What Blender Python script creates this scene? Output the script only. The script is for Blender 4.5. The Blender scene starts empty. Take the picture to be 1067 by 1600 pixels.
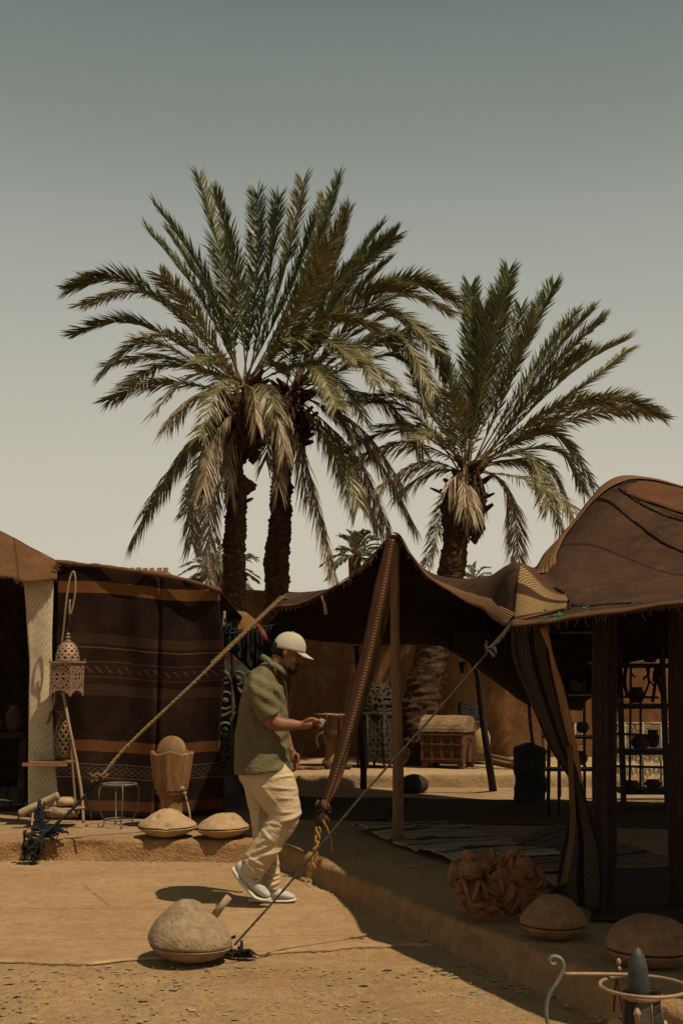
import bpy, bmesh, math, random
import numpy as np
from mathutils import Vector, Matrix, noise
R = math.radians
PI = math.pi
rnd = random.Random(7)
scene = bpy.context.scene
C = scene.collection

# ------------------------------------------------------------------ camera, world, sun
F = 1900.0
TH = math.atan(255 / F)
CAM = Vector((0, 0, 1.5))
cd = bpy.data.cameras.new('camera')
cd.sensor_fit = 'VERTICAL'; cd.sensor_height = 36; cd.sensor_width = 24
cd.lens = 36 * F / 1600
cd.clip_start = .05; cd.clip_end = 3000
cam = bpy.data.objects.new('camera', cd); C.objects.link(cam)
cam.location = CAM; cam.rotation_euler = (PI / 2 + TH, 0, 0)
scene.camera = cam

SUN = Vector((.40, -.30, .90)).normalized()      # towards the sun
sl = bpy.data.lights.new('sun', 'SUN'); sl.energy = 4.6; sl.angle = R(.6); sl.color = (1, .83, .60)
so = bpy.data.objects.new('sun', sl); C.objects.link(so)
so.rotation_euler = (-SUN).to_track_quat('-Z', 'Y').to_euler()
so.location = (6, -3, 14)

w = bpy.data.worlds.new('World'); scene.world = w; w.use_nodes = True
nt = w.node_tree; nt.nodes.clear()
out = nt.nodes.new('ShaderNodeOutputWorld'); bg = nt.nodes.new('ShaderNodeBackground')
bg.inputs['Strength'].default_value = .1
nt.links.new(bg.outputs[0], out.inputs[0])
sky = nt.nodes.new('ShaderNodeTexSky'); sky.sky_type = 'NISHITA'; sky.sun_disc = False
sky.sun_elevation = math.asin(SUN.z); sky.sun_rotation = math.atan2(SUN.x, SUN.y)
sky.dust_density = 6; sky.air_density = 1; sky.ozone_density = 1
tc = nt.nodes.new('ShaderNodeTexCoord'); sp = nt.nodes.new('ShaderNodeSeparateXYZ')
nt.links.new(tc.outputs['Generated'], sp.inputs[0])
rp = nt.nodes.new('ShaderNodeValToRGB'); nt.links.new(sp.outputs[2], rp.inputs[0])
els = rp.color_ramp.elements
cols = [(0.0, (.60, .542, .425)), (.10, (.59, .537, .425)), (.18, (.525, .497, .405)), (.25, (.452, .442, .370)), (.33, (.370, .377, .324)),
        (.42, (.240, .268, .232)), (.51, (.160, .190, .166)), (1.0, (.135, .150, .130))]
els[0].position = 0; els[0].color = (*cols[0][1], 1); els[1].position = 1; els[1].color = (*cols[-1][1], 1)
for p, c in cols[1:-1]:
    e = els.new(p); e.color = (*c, 1)
mul = nt.nodes.new('ShaderNodeVectorMath'); mul.operation = 'SCALE'; mul.inputs[3].default_value = 10.0
hz = nt.nodes.new('ShaderNodeTexNoise'); hz.inputs['Scale'].default_value = 1.6; hz.inputs['Detail'].default_value = 4
hm = nt.nodes.new('ShaderNodeMapping'); hm.inputs['Scale'].default_value = (1, 1, 3.5); nt.links.new(tc.outputs['Generated'], hm.inputs[0]); nt.links.new(hm.outputs[0], hz.inputs['Vector'])
hr = nt.nodes.new('ShaderNodeMapRange'); hr.inputs[3].default_value = 9.35; hr.inputs[4].default_value = 10.65; nt.links.new(hz.outputs[0], hr.inputs[0])
nt.links.new(hr.outputs[0], mul.inputs[3])
nt.links.new(rp.outputs[0], mul.inputs[0])
mx = nt.nodes.new('ShaderNodeMix'); mx.data_type = 'RGBA'; mx.inputs[0].default_value = .06
nt.links.new(mul.outputs[0], mx.inputs[6]); nt.links.new(sky.outputs[0], mx.inputs[7])
nt.links.new(mx.outputs[2], bg.inputs[0])

scene.view_settings.view_transform = 'Standard'; scene.view_settings.look = 'None'
scene.view_settings.exposure = 0.0; scene.view_settings.gamma = 1
scene.view_settings.use_curve_mapping = False
scene.cycles.max_bounces = 6; scene.cycles.diffuse_bounces = 3

# ------------------------------------------------------------------ helpers
ST, CT = math.sin(TH), math.cos(TH)
def P(px, py, Y):
    """world point seen at photo pixel px,py at distance Y along +Y"""
    u = (px - 533.5) / F; v = (800 - py) / F
    d = Vector((u, CT - v * ST, ST + v * CT))
    return CAM + d * (Y / d.y)
def G(px, py, z=0.0):
    u = (px - 533.5) / F; v = (800 - py) / F
    d = Vector((u, CT - v * ST, ST + v * CT))
    return CAM + d * ((z - CAM.z) / d.z)

def wpos(o):
    p = Vector((0, 0, 0))
    while o:
        p += o.location; o = o.parent
    return p

def tag(o, label=None, cat=None, group=None, kind=None):
    if label: o['label'] = label
    if cat: o['category'] = cat
    if group: o['group'] = group
    if kind: o['kind'] = kind
    return o

def thing(name, loc, label, cat, group=None):
    o = bpy.data.objects.new(name, None); C.objects.link(o); o.location = loc
    o.empty_display_size = .1
    return tag(o, label, cat, group)

def clone(o, delta, label=None, parent=None, top=True):
    c = o.copy(); C.objects.link(c)
    if top:
        c.location = o.location + Vector(delta)
        if label: c['label'] = label
    else: c.parent = parent
    for ch in list(o.children): clone(ch, (0, 0, 0), None, c, False)
    return c

class MB:
    def __init__(s): s.v = []; s.f = []; s.m = []; s.uv = {}
    def add(s, vs, fs, m=0, uvs=None):
        o = len(s.v); s.v.extend([tuple(p) for p in vs])
        for k, f in enumerate(fs):
            if uvs: s.uv[len(s.f)] = [uvs[i] for i in f]
            s.f.append([o + i for i in f]); s.m.append(m)
    def box(s, c, size, rot=None, m=0, jit=0):
        c = Vector(c); hx, hy, hz = [a / 2 for a in size]
        vs = []
        for x in (-hx, hx):
            for y in (-hy, hy):
                for z in (-hz, hz):
                    p = Vector((x, y, z))
                    if jit: p += Vector([rnd.uniform(-jit, jit) for _ in range(3)])
                    if rot is not None: p = rot @ p
                    vs.append(c + p)
        s.add(vs, [(0, 1, 3, 2), (4, 6, 7, 5), (0, 4, 5, 1), (2, 3, 7, 6), (0, 2, 6, 4), (1, 5, 7, 3)], m)
    def grid(s, pts, m=0, uv=None, mask=None, closeu=False):
        """pts[i][j]"""
        ni, nj = len(pts), len(pts[0])
        vs = [p for row in pts for p in row]; fs = []
        for i in range(ni - 1):
            for j in range(nj - (0 if closeu else 1)):
                if mask and not mask(i, j): continue
                j2 = (j + 1) % nj
                fs.append((i * nj + j, i * nj + j2, (i + 1) * nj + j2, (i + 1) * nj + j))
        s.add(vs, fs, m, [u for row in uv for u in row] if uv else None)
    def tube(s, path, rad, seg=10, m=0, cap=True, axis=None, rough=0, twist=0):
        """path list of points; rad list of r or (r_inplane, r_depth)"""
        path = [Vector(p) for p in path]; n = len(path)
        if not isinstance(rad, (list, tuple)): rad = [rad] * n
        ax = Vector(axis) if axis else None
        rows = []; prev = None
        for i, p in enumerate(path):
            t = (path[min(i + 1, n - 1)] - path[max(i - 1, 0)])
            if t.length < 1e-9: t = Vector((0, 0, 1))
            t.normalize()
            if ax is not None: b = ax - t * ax.dot(t)
            elif prev is None:
                b = (Vector((0, 1, 0)) if abs(t.y) < .9 else Vector((1, 0, 0))); b = b - t * b.dot(t)
            else: b = prev - t * prev.dot(t)
            b.normalize(); prev = b; nn = t.cross(b)
            r = rad[i]; ra, rb = (r if isinstance(r, tuple) else (r, r))
            row = []
            for k in range(seg):
                a = 2 * PI * k / seg + twist * i
                q = p + nn * (ra * math.cos(a)) + b * (rb * math.sin(a))
                if rough: q += (q - p).normalized() * noise.noise(q * (12 if rough < .02 else 7)) * rough
                row.append(q)
            rows.append(row)
        s.grid(rows, m, closeu=True)
        if cap:
            o = len(s.v)
            s.v.append(tuple(path[0])); s.v.append(tuple(path[-1]))
            base = o - n * seg
            for k in range(seg):
                s.f.append([o, base + (k + 1) % seg, base + k]); s.m.append(m)
                s.f.append([o + 1, base + (n - 1) * seg + k, base + (n - 1) * seg + (k + 1) % seg]); s.m.append(m)
    def lathe(s, c, prof, seg=32, m=0, disp=None, mask=None, sq=0):
        c = Vector(c); rows = []
        for r, z in prof:
            row = []
            for k in range(seg):
                a = 2 * PI * k / seg
                q = Vector((r * math.cos(a), r * math.sin(a), z))
                if disp: q = disp(q, a)
                row.append(c + q)
            rows.append(row)
        s.grid(rows, m, closeu=True, mask=mask)
    def ell(s, c, r, rot=None, seg=20, m=0):
        c = Vector(c); rows = []
        for i in range(seg // 2 + 1):
            th = PI * i / (seg // 2); th = min(max(th, .02), PI - .02); row = []
            for k in range(seg):
                a = 2 * PI * k / seg
                q = Vector((r[0] * math.sin(th) * math.cos(a), r[1] * math.sin(th) * math.sin(a), -r[2] * math.cos(th)))
                if rot is not None: q = rot @ q
                row.append(c + q)
            rows.append(row)
        s.grid(rows, m, closeu=True)
        o = len(s.v) - len(rows) * seg
        s.f.append([o + k for k in range(seg)][::-1]); s.m.append(m)
        s.f.append([o + (len(rows) - 1) * seg + k for k in range(seg)]); s.m.append(m)
    def build(s, name, mats, parent=None, origin=None, smooth=True, solid=0, angle=None, fix=True):
        if not isinstance(mats, (list, tuple)): mats = [mats]
        off = wpos(parent) if parent else Vector(origin) if origin is not None else Vector((0, 0, 0))
        me = bpy.data.meshes.new(name)
        me.from_pydata([(a - off.x, b - off.y, c - off.z) for a, b, c in s.v], [], s.f)
        for mt in mats: me.materials.append(mt)
        me.polygons.foreach_set('material_index', s.m)
        if s.uv:
            ul = me.uv_layers.new(name='UVMap')
            for pi, uvs in s.uv.items():
                for k, li in enumerate(me.polygons[pi].loop_indices): ul.data[li].uv = uvs[k]
        if fix:
            bm = bmesh.new(); bm.from_mesh(me); bmesh.ops.recalc_face_normals(bm, faces=bm.faces); bm.to_mesh(me); bm.free()
        if smooth: me.polygons.foreach_set('use_smooth', [True] * len(me.polygons))
        if angle is not None:
            me.set_sharp_from_angle(angle=R(angle))
        me.update()
        o = bpy.data.objects.new(name, me); C.objects.link(o)
        if parent: o.parent = parent
        else: o.location = off
        if solid:
            md = o.modifiers.new('thickness', 'SOLIDIFY'); md.thickness = solid; md.offset = 0
        return o

def spline(pts, n):
    """Catmull-Rom through pts (Vectors / tuples), n samples"""
    A = np.array([list(p) for p in pts], float); k = len(A)
    B = np.vstack([2 * A[0] - A[1], A, 2 * A[-1] - A[-2]])
    out_ = []
    for i in range(n):
        t = i / (n - 1) * (k - 1); j = min(int(t), k - 2); u = t - j
        p0, p1, p2, p3 = B[j], B[j + 1], B[j + 2], B[j + 3]
        out_.append(.5 * ((2 * p1) + (p2 - p0) * u + (2 * p0 - 5 * p1 + 4 * p2 - p3) * u * u + (3 * p1 - p0 - 3 * p2 + p3) * u ** 3))
    return out_
def vs(pts, n): return [Vector(p[:3]) for p in spline(pts, n)]

# ------------------------------------------------------------------ materials
class X:
    """tiny node expression"""
    def __init__(s, nt, k): s.nt = nt; s.k = k
    def _op(s, op, *a):
        n = s.nt.nodes.new('ShaderNodeMath'); n.operation = op
        for i, q in enumerate((s,) + a):
            if isinstance(q, X): s.nt.links.new(q.k, n.inputs[i])
            else: n.inputs[i].default_value = q
        return X(s.nt, n.outputs[0])
    def __add__(s, o): return s._op('ADD', o)
    def __sub__(s, o): return s._op('SUBTRACT', o)
    def __mul__(s, o): return s._op('MULTIPLY', o)
    def __truediv__(s, o): return s._op('DIVIDE', o)
    def fr(s): return s._op('FRACT')
    def ab(s): return s._op('ABSOLUTE')
    def sn(s): return s._op('SINE')
    def fl(s): return s._op('FLOOR')
    def lt(s, o): return s._op('LESS_THAN', o)
    def gt(s, o): return s._op('GREATER_THAN', o)
    def mx(s, o): return s._op('MAXIMUM', o)
    def mn(s, o): return s._op('MINIMUM', o)
    def pp(s, o): return s._op('PINGPONG', o)
def band(x, a, b): return x.gt(a) * x.lt(b)

KA = .77     # scales base colours down against a stronger sun, so shade comes out deeper
def kc(c): return tuple(q * KA for q in c)
class Mat:
    def __init__(s, name, rough=.9, spec=.2, metal=0):
        s.m = bpy.data.materials.new(name); s.m.use_nodes = True; s.nt = s.m.node_tree
        s.b = s.nt.nodes['Principled BSDF']; s.b.inputs['Roughness'].default_value = rough
        s.b.inputs['Specular IOR Level'].default_value = spec; s.b.inputs['Metallic'].default_value = metal
        s.tc = s.nt.nodes.new('ShaderNodeTexCoord'); s.L = s.nt.links.new
    def uv(s, which='UV'):
        n = s.nt.nodes.new('ShaderNodeSeparateXYZ'); s.L(s.tc.outputs[which], n.inputs[0])
        return [X(s.nt, n.outputs[i]) for i in range(3)]
    def noise(s, scale, detail=4, rough=.6, stretch=(1, 1, 1), which='Object', dist=0):
        mp = s.nt.nodes.new('ShaderNodeMapping'); mp.inputs['Scale'].default_value = stretch
        s.L(s.tc.outputs[which], mp.inputs[0])
        n = s.nt.nodes.new('ShaderNodeTexNoise'); n.inputs['Scale'].default_value = scale
        n.inputs['Detail'].default_value = detail; n.inputs['Roughness'].default_value = rough
        n.inputs['Distortion'].default_value = dist
        s.L(mp.outputs[0], n.inputs['Vector']); return X(s.nt, n.outputs[0])
    def voro(s, scale, stretch=(1, 1, 1), which='Object', feat='F1', outp='Distance', rnd_=1):
        mp = s.nt.nodes.new('ShaderNodeMapping'); mp.inputs['Scale'].default_value = stretch
        s.L(s.tc.outputs[which], mp.inputs[0])
        n = s.nt.nodes.new('ShaderNodeTexVoronoi'); n.feature = feat; n.inputs['Scale'].default_value = scale
        n.inputs['Randomness'].default_value = rnd_
        s.L(mp.outputs[0], n.inputs['Vector']); return X(s.nt, n.outputs[outp])
    def ramp(s, f, stops):
        n = s.nt.nodes.new('ShaderNodeValToRGB'); s.L(f.k, n.inputs[0]); e = n.color_ramp.elements
        e[0].position = stops[0][0]; e[0].color = (*kc(stops[0][1]), 1); e[1].position = stops[-1][0]; e[1].color = (*kc(stops[-1][1]), 1)
        for p, c in stops[1:-1]: q = e.new(p); q.color = (*kc(c), 1)
        return n.outputs[0]
    def mix(s, f, a, b, mode='MIX'):
        n = s.nt.nodes.new('ShaderNodeMix'); n.data_type = 'RGBA'; n.blend_type = mode
        if isinstance(f, X): s.L(f.k, n.inputs[0])
        else: n.inputs[0].default_value = f
        for i, q in ((6, a), (7, b)):
            if isinstance(q, tuple): n.inputs[i].default_value = (*kc(q), 1)
            else: s.L(q, n.inputs[i])
        return n.outputs[2]
    def col(s, c):
        if isinstance(c, tuple): s.b.inputs['Base Color'].default_value = (*c, 1)
        else: s.L(c, s.b.inputs['Base Color'])
        return s
    def bump(s, h, strength=.4, dist=.01):
        n = s.nt.nodes.new('ShaderNodeBump'); n.inputs['Strength'].default_value = strength
        n.inputs['Distance'].default_value = dist; s.L(h.k, n.inputs['Height']); s.L(n.outputs[0], s.b.inputs['Normal'])
        return s

def simple(name, c1, c2, scale=6, rough=.9, bs=60, bst=.4, bd=.006, spec=.2, metal=0, stretch=(1, 1, 1)):
    M = Mat(name, rough, spec, metal)
    f = M.noise(scale, 6, .65, stretch)
    M.col(M.ramp(f, [(.3, c1), (.7, c2)]))
    M.bump(M.noise(bs, 4, .6, stretch), bst, bd)
    return M.m

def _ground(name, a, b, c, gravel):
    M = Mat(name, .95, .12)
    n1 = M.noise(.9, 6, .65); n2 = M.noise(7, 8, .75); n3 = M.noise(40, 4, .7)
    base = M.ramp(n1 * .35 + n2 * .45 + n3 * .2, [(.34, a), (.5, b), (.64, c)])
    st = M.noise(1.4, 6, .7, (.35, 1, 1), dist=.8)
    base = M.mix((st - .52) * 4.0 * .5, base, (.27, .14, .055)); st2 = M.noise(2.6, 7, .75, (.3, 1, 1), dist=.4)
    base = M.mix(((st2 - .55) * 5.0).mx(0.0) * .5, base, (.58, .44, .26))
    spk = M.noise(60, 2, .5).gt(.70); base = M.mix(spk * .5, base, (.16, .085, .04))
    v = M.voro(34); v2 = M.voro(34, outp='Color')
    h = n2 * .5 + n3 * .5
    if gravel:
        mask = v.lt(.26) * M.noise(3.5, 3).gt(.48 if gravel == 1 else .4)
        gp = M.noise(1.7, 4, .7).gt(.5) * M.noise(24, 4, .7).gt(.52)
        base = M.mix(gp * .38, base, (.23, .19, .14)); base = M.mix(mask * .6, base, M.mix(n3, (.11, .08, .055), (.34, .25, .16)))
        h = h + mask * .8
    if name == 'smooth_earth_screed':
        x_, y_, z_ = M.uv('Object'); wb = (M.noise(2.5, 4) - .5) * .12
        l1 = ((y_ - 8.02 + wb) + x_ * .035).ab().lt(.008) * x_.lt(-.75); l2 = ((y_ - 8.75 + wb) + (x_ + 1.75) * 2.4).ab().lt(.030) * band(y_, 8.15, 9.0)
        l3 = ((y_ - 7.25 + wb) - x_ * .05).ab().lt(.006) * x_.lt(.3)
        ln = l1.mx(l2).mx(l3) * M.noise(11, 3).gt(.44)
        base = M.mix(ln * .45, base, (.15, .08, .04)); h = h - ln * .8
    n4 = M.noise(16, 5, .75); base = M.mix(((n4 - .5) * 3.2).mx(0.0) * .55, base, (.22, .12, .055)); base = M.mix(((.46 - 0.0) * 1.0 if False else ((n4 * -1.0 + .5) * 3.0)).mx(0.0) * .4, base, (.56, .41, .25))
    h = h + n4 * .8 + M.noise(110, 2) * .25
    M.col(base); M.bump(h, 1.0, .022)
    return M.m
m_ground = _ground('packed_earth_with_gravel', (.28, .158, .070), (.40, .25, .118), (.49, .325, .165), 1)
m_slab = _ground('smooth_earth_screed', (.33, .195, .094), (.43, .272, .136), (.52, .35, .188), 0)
m_terr = _ground('sunlit_terrace_plaster', (.34, .215, .11), (.46, .31, .165), (.58, .42, .245), 0)  # platform plaster in a lighter tone, the terrace sunlight mixed into the colour
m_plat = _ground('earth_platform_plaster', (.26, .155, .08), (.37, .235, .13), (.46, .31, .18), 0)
m_kerb = simple('rough_earth_kerb_plaster', (.30, .165, .07), (.46, .27, .125), 9, .95, 45, 1.0, .03)

def _wall():
    M = Mat('ochre_mud_render', .95, .1)
    n1 = M.noise(1.1, 6, .7, (1.6, 1, .45)); n2 = M.noise(9, 6, .7)
    c = M.ramp(n1 * .6 + n2 * .4, [(.35, (.11, .05, .02)), (.5, (.20, .098, .040)), (.66, (.32, .17, .075))])
    M.col(c); M.bump(n2 * .6 + M.noise(60, 3) * .4, .8, .02); return M.m
m_wall = _wall()

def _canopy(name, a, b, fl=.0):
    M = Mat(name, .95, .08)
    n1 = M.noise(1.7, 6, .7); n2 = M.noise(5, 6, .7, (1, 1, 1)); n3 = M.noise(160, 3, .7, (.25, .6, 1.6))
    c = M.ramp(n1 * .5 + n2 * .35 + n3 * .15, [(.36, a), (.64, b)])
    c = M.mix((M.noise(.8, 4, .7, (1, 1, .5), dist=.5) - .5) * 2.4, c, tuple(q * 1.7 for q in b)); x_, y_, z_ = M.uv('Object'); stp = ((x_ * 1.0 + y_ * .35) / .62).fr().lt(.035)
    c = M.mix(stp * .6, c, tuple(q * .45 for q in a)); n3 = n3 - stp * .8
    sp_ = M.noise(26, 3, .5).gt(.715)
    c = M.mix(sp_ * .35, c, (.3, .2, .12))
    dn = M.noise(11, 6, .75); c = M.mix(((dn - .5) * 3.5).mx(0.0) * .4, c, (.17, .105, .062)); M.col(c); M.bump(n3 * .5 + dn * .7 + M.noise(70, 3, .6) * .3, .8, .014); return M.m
m_canopy = _canopy('brown_goat_hair_cloth', (.036, .018, .0105), (.080, .040, .023))
m_canopy2 = _canopy('reddish_goat_hair_cloth', (.095, .044, .019), (.17, .084, .038))
m_patch = _canopy('russet_patch_cloth', (.075, .030, .014), (.14, .06, .028))
m_under = _canopy('dark_tent_lining', (.014, .009, .007), (.028, .017, .012))  # tent cloth with the shade under the roof put into its colour
def _trim():
    M = Mat('woven_tan_trim', .95, .1); u, v, _ = M.uv()
    rib = (u * 7.0).pp(.5) * 2.0
    n = M.noise(30, 4)
    c = M.mix(rib * .5, (.17, .085, .035), (.30, .17, .078)); c = M.mix(n * .5, c, (.15, .075, .035))
    M.col(c); M.bump(rib + n * .5, .8, .008); return M.m
m_trim = _trim()
def _patband(name, dark, light, frac=.5, sc=38, ec=(.20, .11, .05)):
    """zigzag woven band: u across 0..1, v metres along"""
    M = Mat(name, .9, .1); u, v, _ = M.uv()
    z = ((v * sc + (u * 14.0).pp(.5) * 2.0).fr()).lt(frac)
    lanes = band((u * 2.0).fr(), .16, .84)
    edge = (u - .5).ab().gt(.455)
    z = z * lanes
    n = M.noise(50, 3)
    c = M.mix(z, dark, light); c = M.mix(edge * .9, c, ec); c = M.mix(n * .45, c, dark)
    M.col(c); M.bump(z, .6, .006); return M.m
m_trimdark = simple('dull_brown_braid', (.03, .017, .010), (.065, .038, .022), 12, .95, 90, .6, .006)  # dull brown braid, darkened further: canopy hem shade put into its colour
m_pat_light = _patband('tan_zigzag_woven_band', (.05, .025, .012), (.50, .33, .145), .5, 40)
m_pat_dark = _patband('black_zigzag_woven_band', (.008, .006, .005), (.15, .115, .085), .42, 32, (.03, .018, .012))
def _strap():
    M = Mat('red_brown_ladder_strap', .9, .1); u, v, _ = M.uv()
    tick = (v * 42.0).fr().lt(.55) * band(u, .56, .80)
    line = band(u, .30, .36).mx(band(u, .88, .92)).mx(band(u, .08, .12))
    dots = (v * 90.0).fr().lt(.5) * band(u, .40, .50)
    n = M.noise(40, 4)
    c = M.mix(line, (.06, .026, .017), (.035, .016, .012)); c = M.mix(dots * .4, c, (.18, .085, .05))
    c = M.mix(tick * .85, c, (.30, .16, .065)); c = M.mix(n * .4, c, (.09, .035, .022))
    M.col(c); M.bump(tick, .7, .006); return M.m
m_strap = _strap()
def _white_strip():
    M = Mat('cream_brocade_weave', .9, .1); u, v, _ = M.uv()
    d = v * 1.0 - u * .16
    blk = (d * 3.2).fr()
    rows = (d * 15.0 + (u * 4.0).pp(.5) * 2.2).fr().lt(.34)
    fine = (d * 46.0 + (u * 12.0).pp(.5)).fr().lt(.4)
    dots = M.voro(10, (1, .38 * 1, 1), 'UV').lt(.18) * band(blk, .0, .22)
    sel = band(blk, .25, .97)
    z = rows * sel
    n = M.noise(12, 4)
    c = M.mix(z * .75, (.60, .48, .31), (.88, .77, .57)); c = M.mix(fine * .3, c, (.33, .26, .16))
    c = M.mix(dots * .7, c, (.24, .14, .07)); c = M.mix(n * .35, c, (.36, .28, .18))
    M.col(c); M.bump(z + fine * .5, .6, .004); return M.m
m_white = _white_strip()
def _rugwall():
    M = Mat('striped_black_brown_kilim', .95, .06); u, v, _ = M.uv()   # u, v in photo-like units: v metres from the floor
    n = M.noise(2.5, 5, .7); f = M.noise(60, 3, .6, (.3, 1, 2))
    wv = v + (M.noise(1.5, 3) - .5) * .05
    base = M.ramp(n * .7 + f * .3, [(.36, (.012, .0075, .0055)), (.5, (.023, .0125, .0085)), (.64, (.042, .021, .013))])
    def st(c, a, b, s=1.0): return M.mix(band(wv, a, b) * s, c, None) if False else (band(wv, a, b), s)
    c = base
    for a, b, col_, s in ((2.17, 2.28, (.21, .088, .027), .8), (1.70, 1.79, (.055, .030, .018), .7), (1.66, 1.672, (.2, .1, .06), .5),
                          (1.23, 1.33, (.055, .030, .018), .65), (.72, .82, (.17, .066, .024), .75), (.19, .28, (.12, .046, .019), .7),
                          (1.395, 1.402, (.13, .078, .052), .55), (1.535, 1.542, (.13, .078, .052), .55), (1.40, 1.535, (.035, .013, .009), .7),
                          (.48, .487, (.25, .14, .1), .5), (.60, .607, (.25, .14, .1), .5)):
        c = M.mix(band(wv, a, b) * s * (f * .5 + .7), c, col_)
    zz = ((u * 11.0 + v * 11.0).fr().lt(.26)) * band(wv, 1.435, 1.50) * (M.noise(9, 2).gt(.42))
    c = M.mix(zz * .32, c, (.17, .11, .075))
    zz2 = ((u * 17.0 + (v * 24.0).pp(.5) * 2.0).fr().lt(.26)) * band(wv, .50, .585)
    c = M.mix(zz2 * .22, c, (.36, .25, .18))
    M.col(c); M.bump(f, .5, .006); return M.m
m_rugwall = _rugwall()
def _kilim(name, base, stripes, fuzz=.4):
    M = Mat(name, .95, .06); u, v, _ = M.uv()
    n = M.noise(9, 5, .7); f = M.noise(70, 3)
    w_ = u + (n - .5) * .03
    c = M.ramp(n, [(.35, tuple(q * .7 for q in base)), (.65, base)])
    for a, b, col_ in stripes: c = M.mix(band(w_, a, b) * (f * .6 + .6), c, col_)
    M.col(c); M.bump(f + n, .6, .008); return M.m
m_kilimA = _kilim('pale_kilim_with_dark_stripes', (.40, .31, .20), [(.05, .09, (.03, .02, .02)), (.13, .15, (.1, .03, .02)), (.22, .26, (.03, .02, .02)), (.30, .31, (.05, .1, .09)),
                  (.45, .50, (.03, .02, .02)), (.58, .60, (.12, .04, .03)), (.72, .78, (.04, .025, .02)), (.88, .9, (.05, .09, .08))])
m_kilimB = _kilim('grey_kilim_with_thin_lines', (.19, .15, .10), [(.1, .12, (.03, .02, .02)), (.2, .21, (.03, .02, .02)), (.33, .36, (.03, .02, .02)), (.41, .42, (.03, .02, .02)), (.6, .61, (.04, .02, .02)), (.7, .74, (.03, .025, .02)), (.84, .85, (.3, .24, .18))])
m_kilimC = _kilim('dark_brown_floor_rug', (.105, .073, .052), [(.2, .22, (.03, .02, .02)), (.5, .52, (.1, .07, .05)), (.8, .82, (.03, .02, .02))])
def _reed():
    M = Mat('dark_reed_mat', .8, .2); u, v, _ = M.uv()
    r_ = (u * 46.0).pp(.5) * 2.0; n = M.noise(30, 4, .6, (.1, 1, 1)); 
    M.col(M.mix(r_ * n * .9, (.03, .022, .016), (.12, .09, .06))); M.bump(r_ + n * .6, .9, .01); return M.m
m_reed = _reed()

m_quern = simple('buff_sandstone', (.36, .235, .125), (.53, .365, .21), 16, .95, 55, .8, .010)
m_quern_grey = simple('pitted_grey_buff_stone', (.22, .148, .085), (.40, .285, .175), 18, .95, 50, .9, .014)
m_quern_red = simple('reddish_sandstone', (.20, .10, .047), (.35, .19, .095), 22, .95, 60, .9, .012)
m_quern_low = simple('smooth_orange_clay', (.40, .22, .10), (.52, .31, .15), 5, .9, 60, .4, .006)
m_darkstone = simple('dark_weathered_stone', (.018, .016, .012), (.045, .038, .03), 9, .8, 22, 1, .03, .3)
m_blackstone = simple('grey_black_fossil_stone', (.022, .025, .022), (.06, .062, .052), 14, .55, 60, .5, .006, .4)
m_rose = simple('red_gypsum_crystal', (.16, .058, .026), (.38, .17, .078), 14, .8, 70, 1, .012)
def wood(name, a, b, st=(6, 6, .6)): return simple(name, a, b, 8, .8, 24, .6, .008, .25, 0, st)
m_pole = wood('peeled_pole_wood', (.16, .085, .04), (.30, .17, .085))
m_pole_light = wood('pale_branch_wood', (.30, .155, .06), (.46, .26, .11))
m_pole_dark = wood('dark_post_wood', (.016, .009, .006), (.04, .021, .014))
m_stick = wood('bleached_stick_wood', (.30, .20, .115), (.46, .34, .21))
m_tub = wood('worn_mortar_wood', (.15, .062, .024), (.38, .20, .085), (3, 3, .5))
m_disc = wood('pale_worn_wood', (.22, .12, .055), (.36, .22, .11), (1, 5, 1))
m_chest = wood('red_brown_chest_wood', (.07, .027, .013), (.19, .08, .035), (.6, 4, 4))
m_chest_lid = wood('dusty_chest_lid', (.12, .065, .03), (.36, .235, .115), (.5, 3, 3))
m_rope_tan = Mat('tan_braided_rope', .95, .1)
u_, v_, _ = m_rope_tan.uv(); _b = (v_ * 26.0 + (u_ * 2.0).pp(.5) * 2.0).fr()
m_rope_tan.col(m_rope_tan.mix(_b.lt(.42), (.31, .205, .10), (.17, .105, .048))); m_rope_tan.bump(_b, .35, .005); m_rope_tan = m_rope_tan.m
m_rope = simple('grey_brown_cord', (.04, .034, .028), (.11, .09, .07), 60, .95, 160, .8, .006)
m_blue = simple('faded_blue_rope', (.010, .015, .020), (.032, .044, .050), 30, .95, 120, .8, .008)
m_yellow = simple('yellow_rope', (.26, .13, .012), (.50, .27, .035), 30, .9, 120, .8, .006)
m_black = simple('black_cord', (.012, .01, .009), (.035, .03, .026), 30, .95, 120, .8, .006)
m_iron = simple('rusty_dark_iron', (.045, .032, .024), (.11, .075, .05), 20, .6, 80, .4, .003, .4, .6)
m_iron_grey = simple('grey_green_painted_iron', (.11, .11, .085), (.22, .215, .17), 25, .6, 90, .4, .003, .4, .2)
m_iron_tan = simple('tan_painted_iron', (.25, .16, .09), (.42, .295, .18), 25, .6, 90, .4, .003, .3, .2)
m_brass = simple('dull_rosy_tin', (.25, .145, .085), (.42, .27, .17), 18, .6, 60, .4, .003, .4, .25)
m_brassdark = simple('aged_brass', (.08, .045, .022), (.20, .125, .06), 18, .5, 60, .5, .003, .4, .5)
m_patina = simple('grey_green_patina_metal', (.05, .047, .036), (.16, .145, .105), 14, .7, 50, .7, .008, .3, .2)
m_copper = simple('dark_copper', (.14, .06, .03), (.32, .15, .075), 10, .5, 30, .5, .004, .5, .6)
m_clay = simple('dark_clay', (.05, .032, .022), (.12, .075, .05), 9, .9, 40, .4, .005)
m_plastic = simple('dirty_yellow_plastic', (.42, .27, .09), (.62, .44, .17), 5, .5, 40, .2, .002, .4)
m_cloth_black = simple('black_textile', (.010, .010, .010), (.03, .028, .026), 14, .95, 90, .7, .008)
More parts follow.
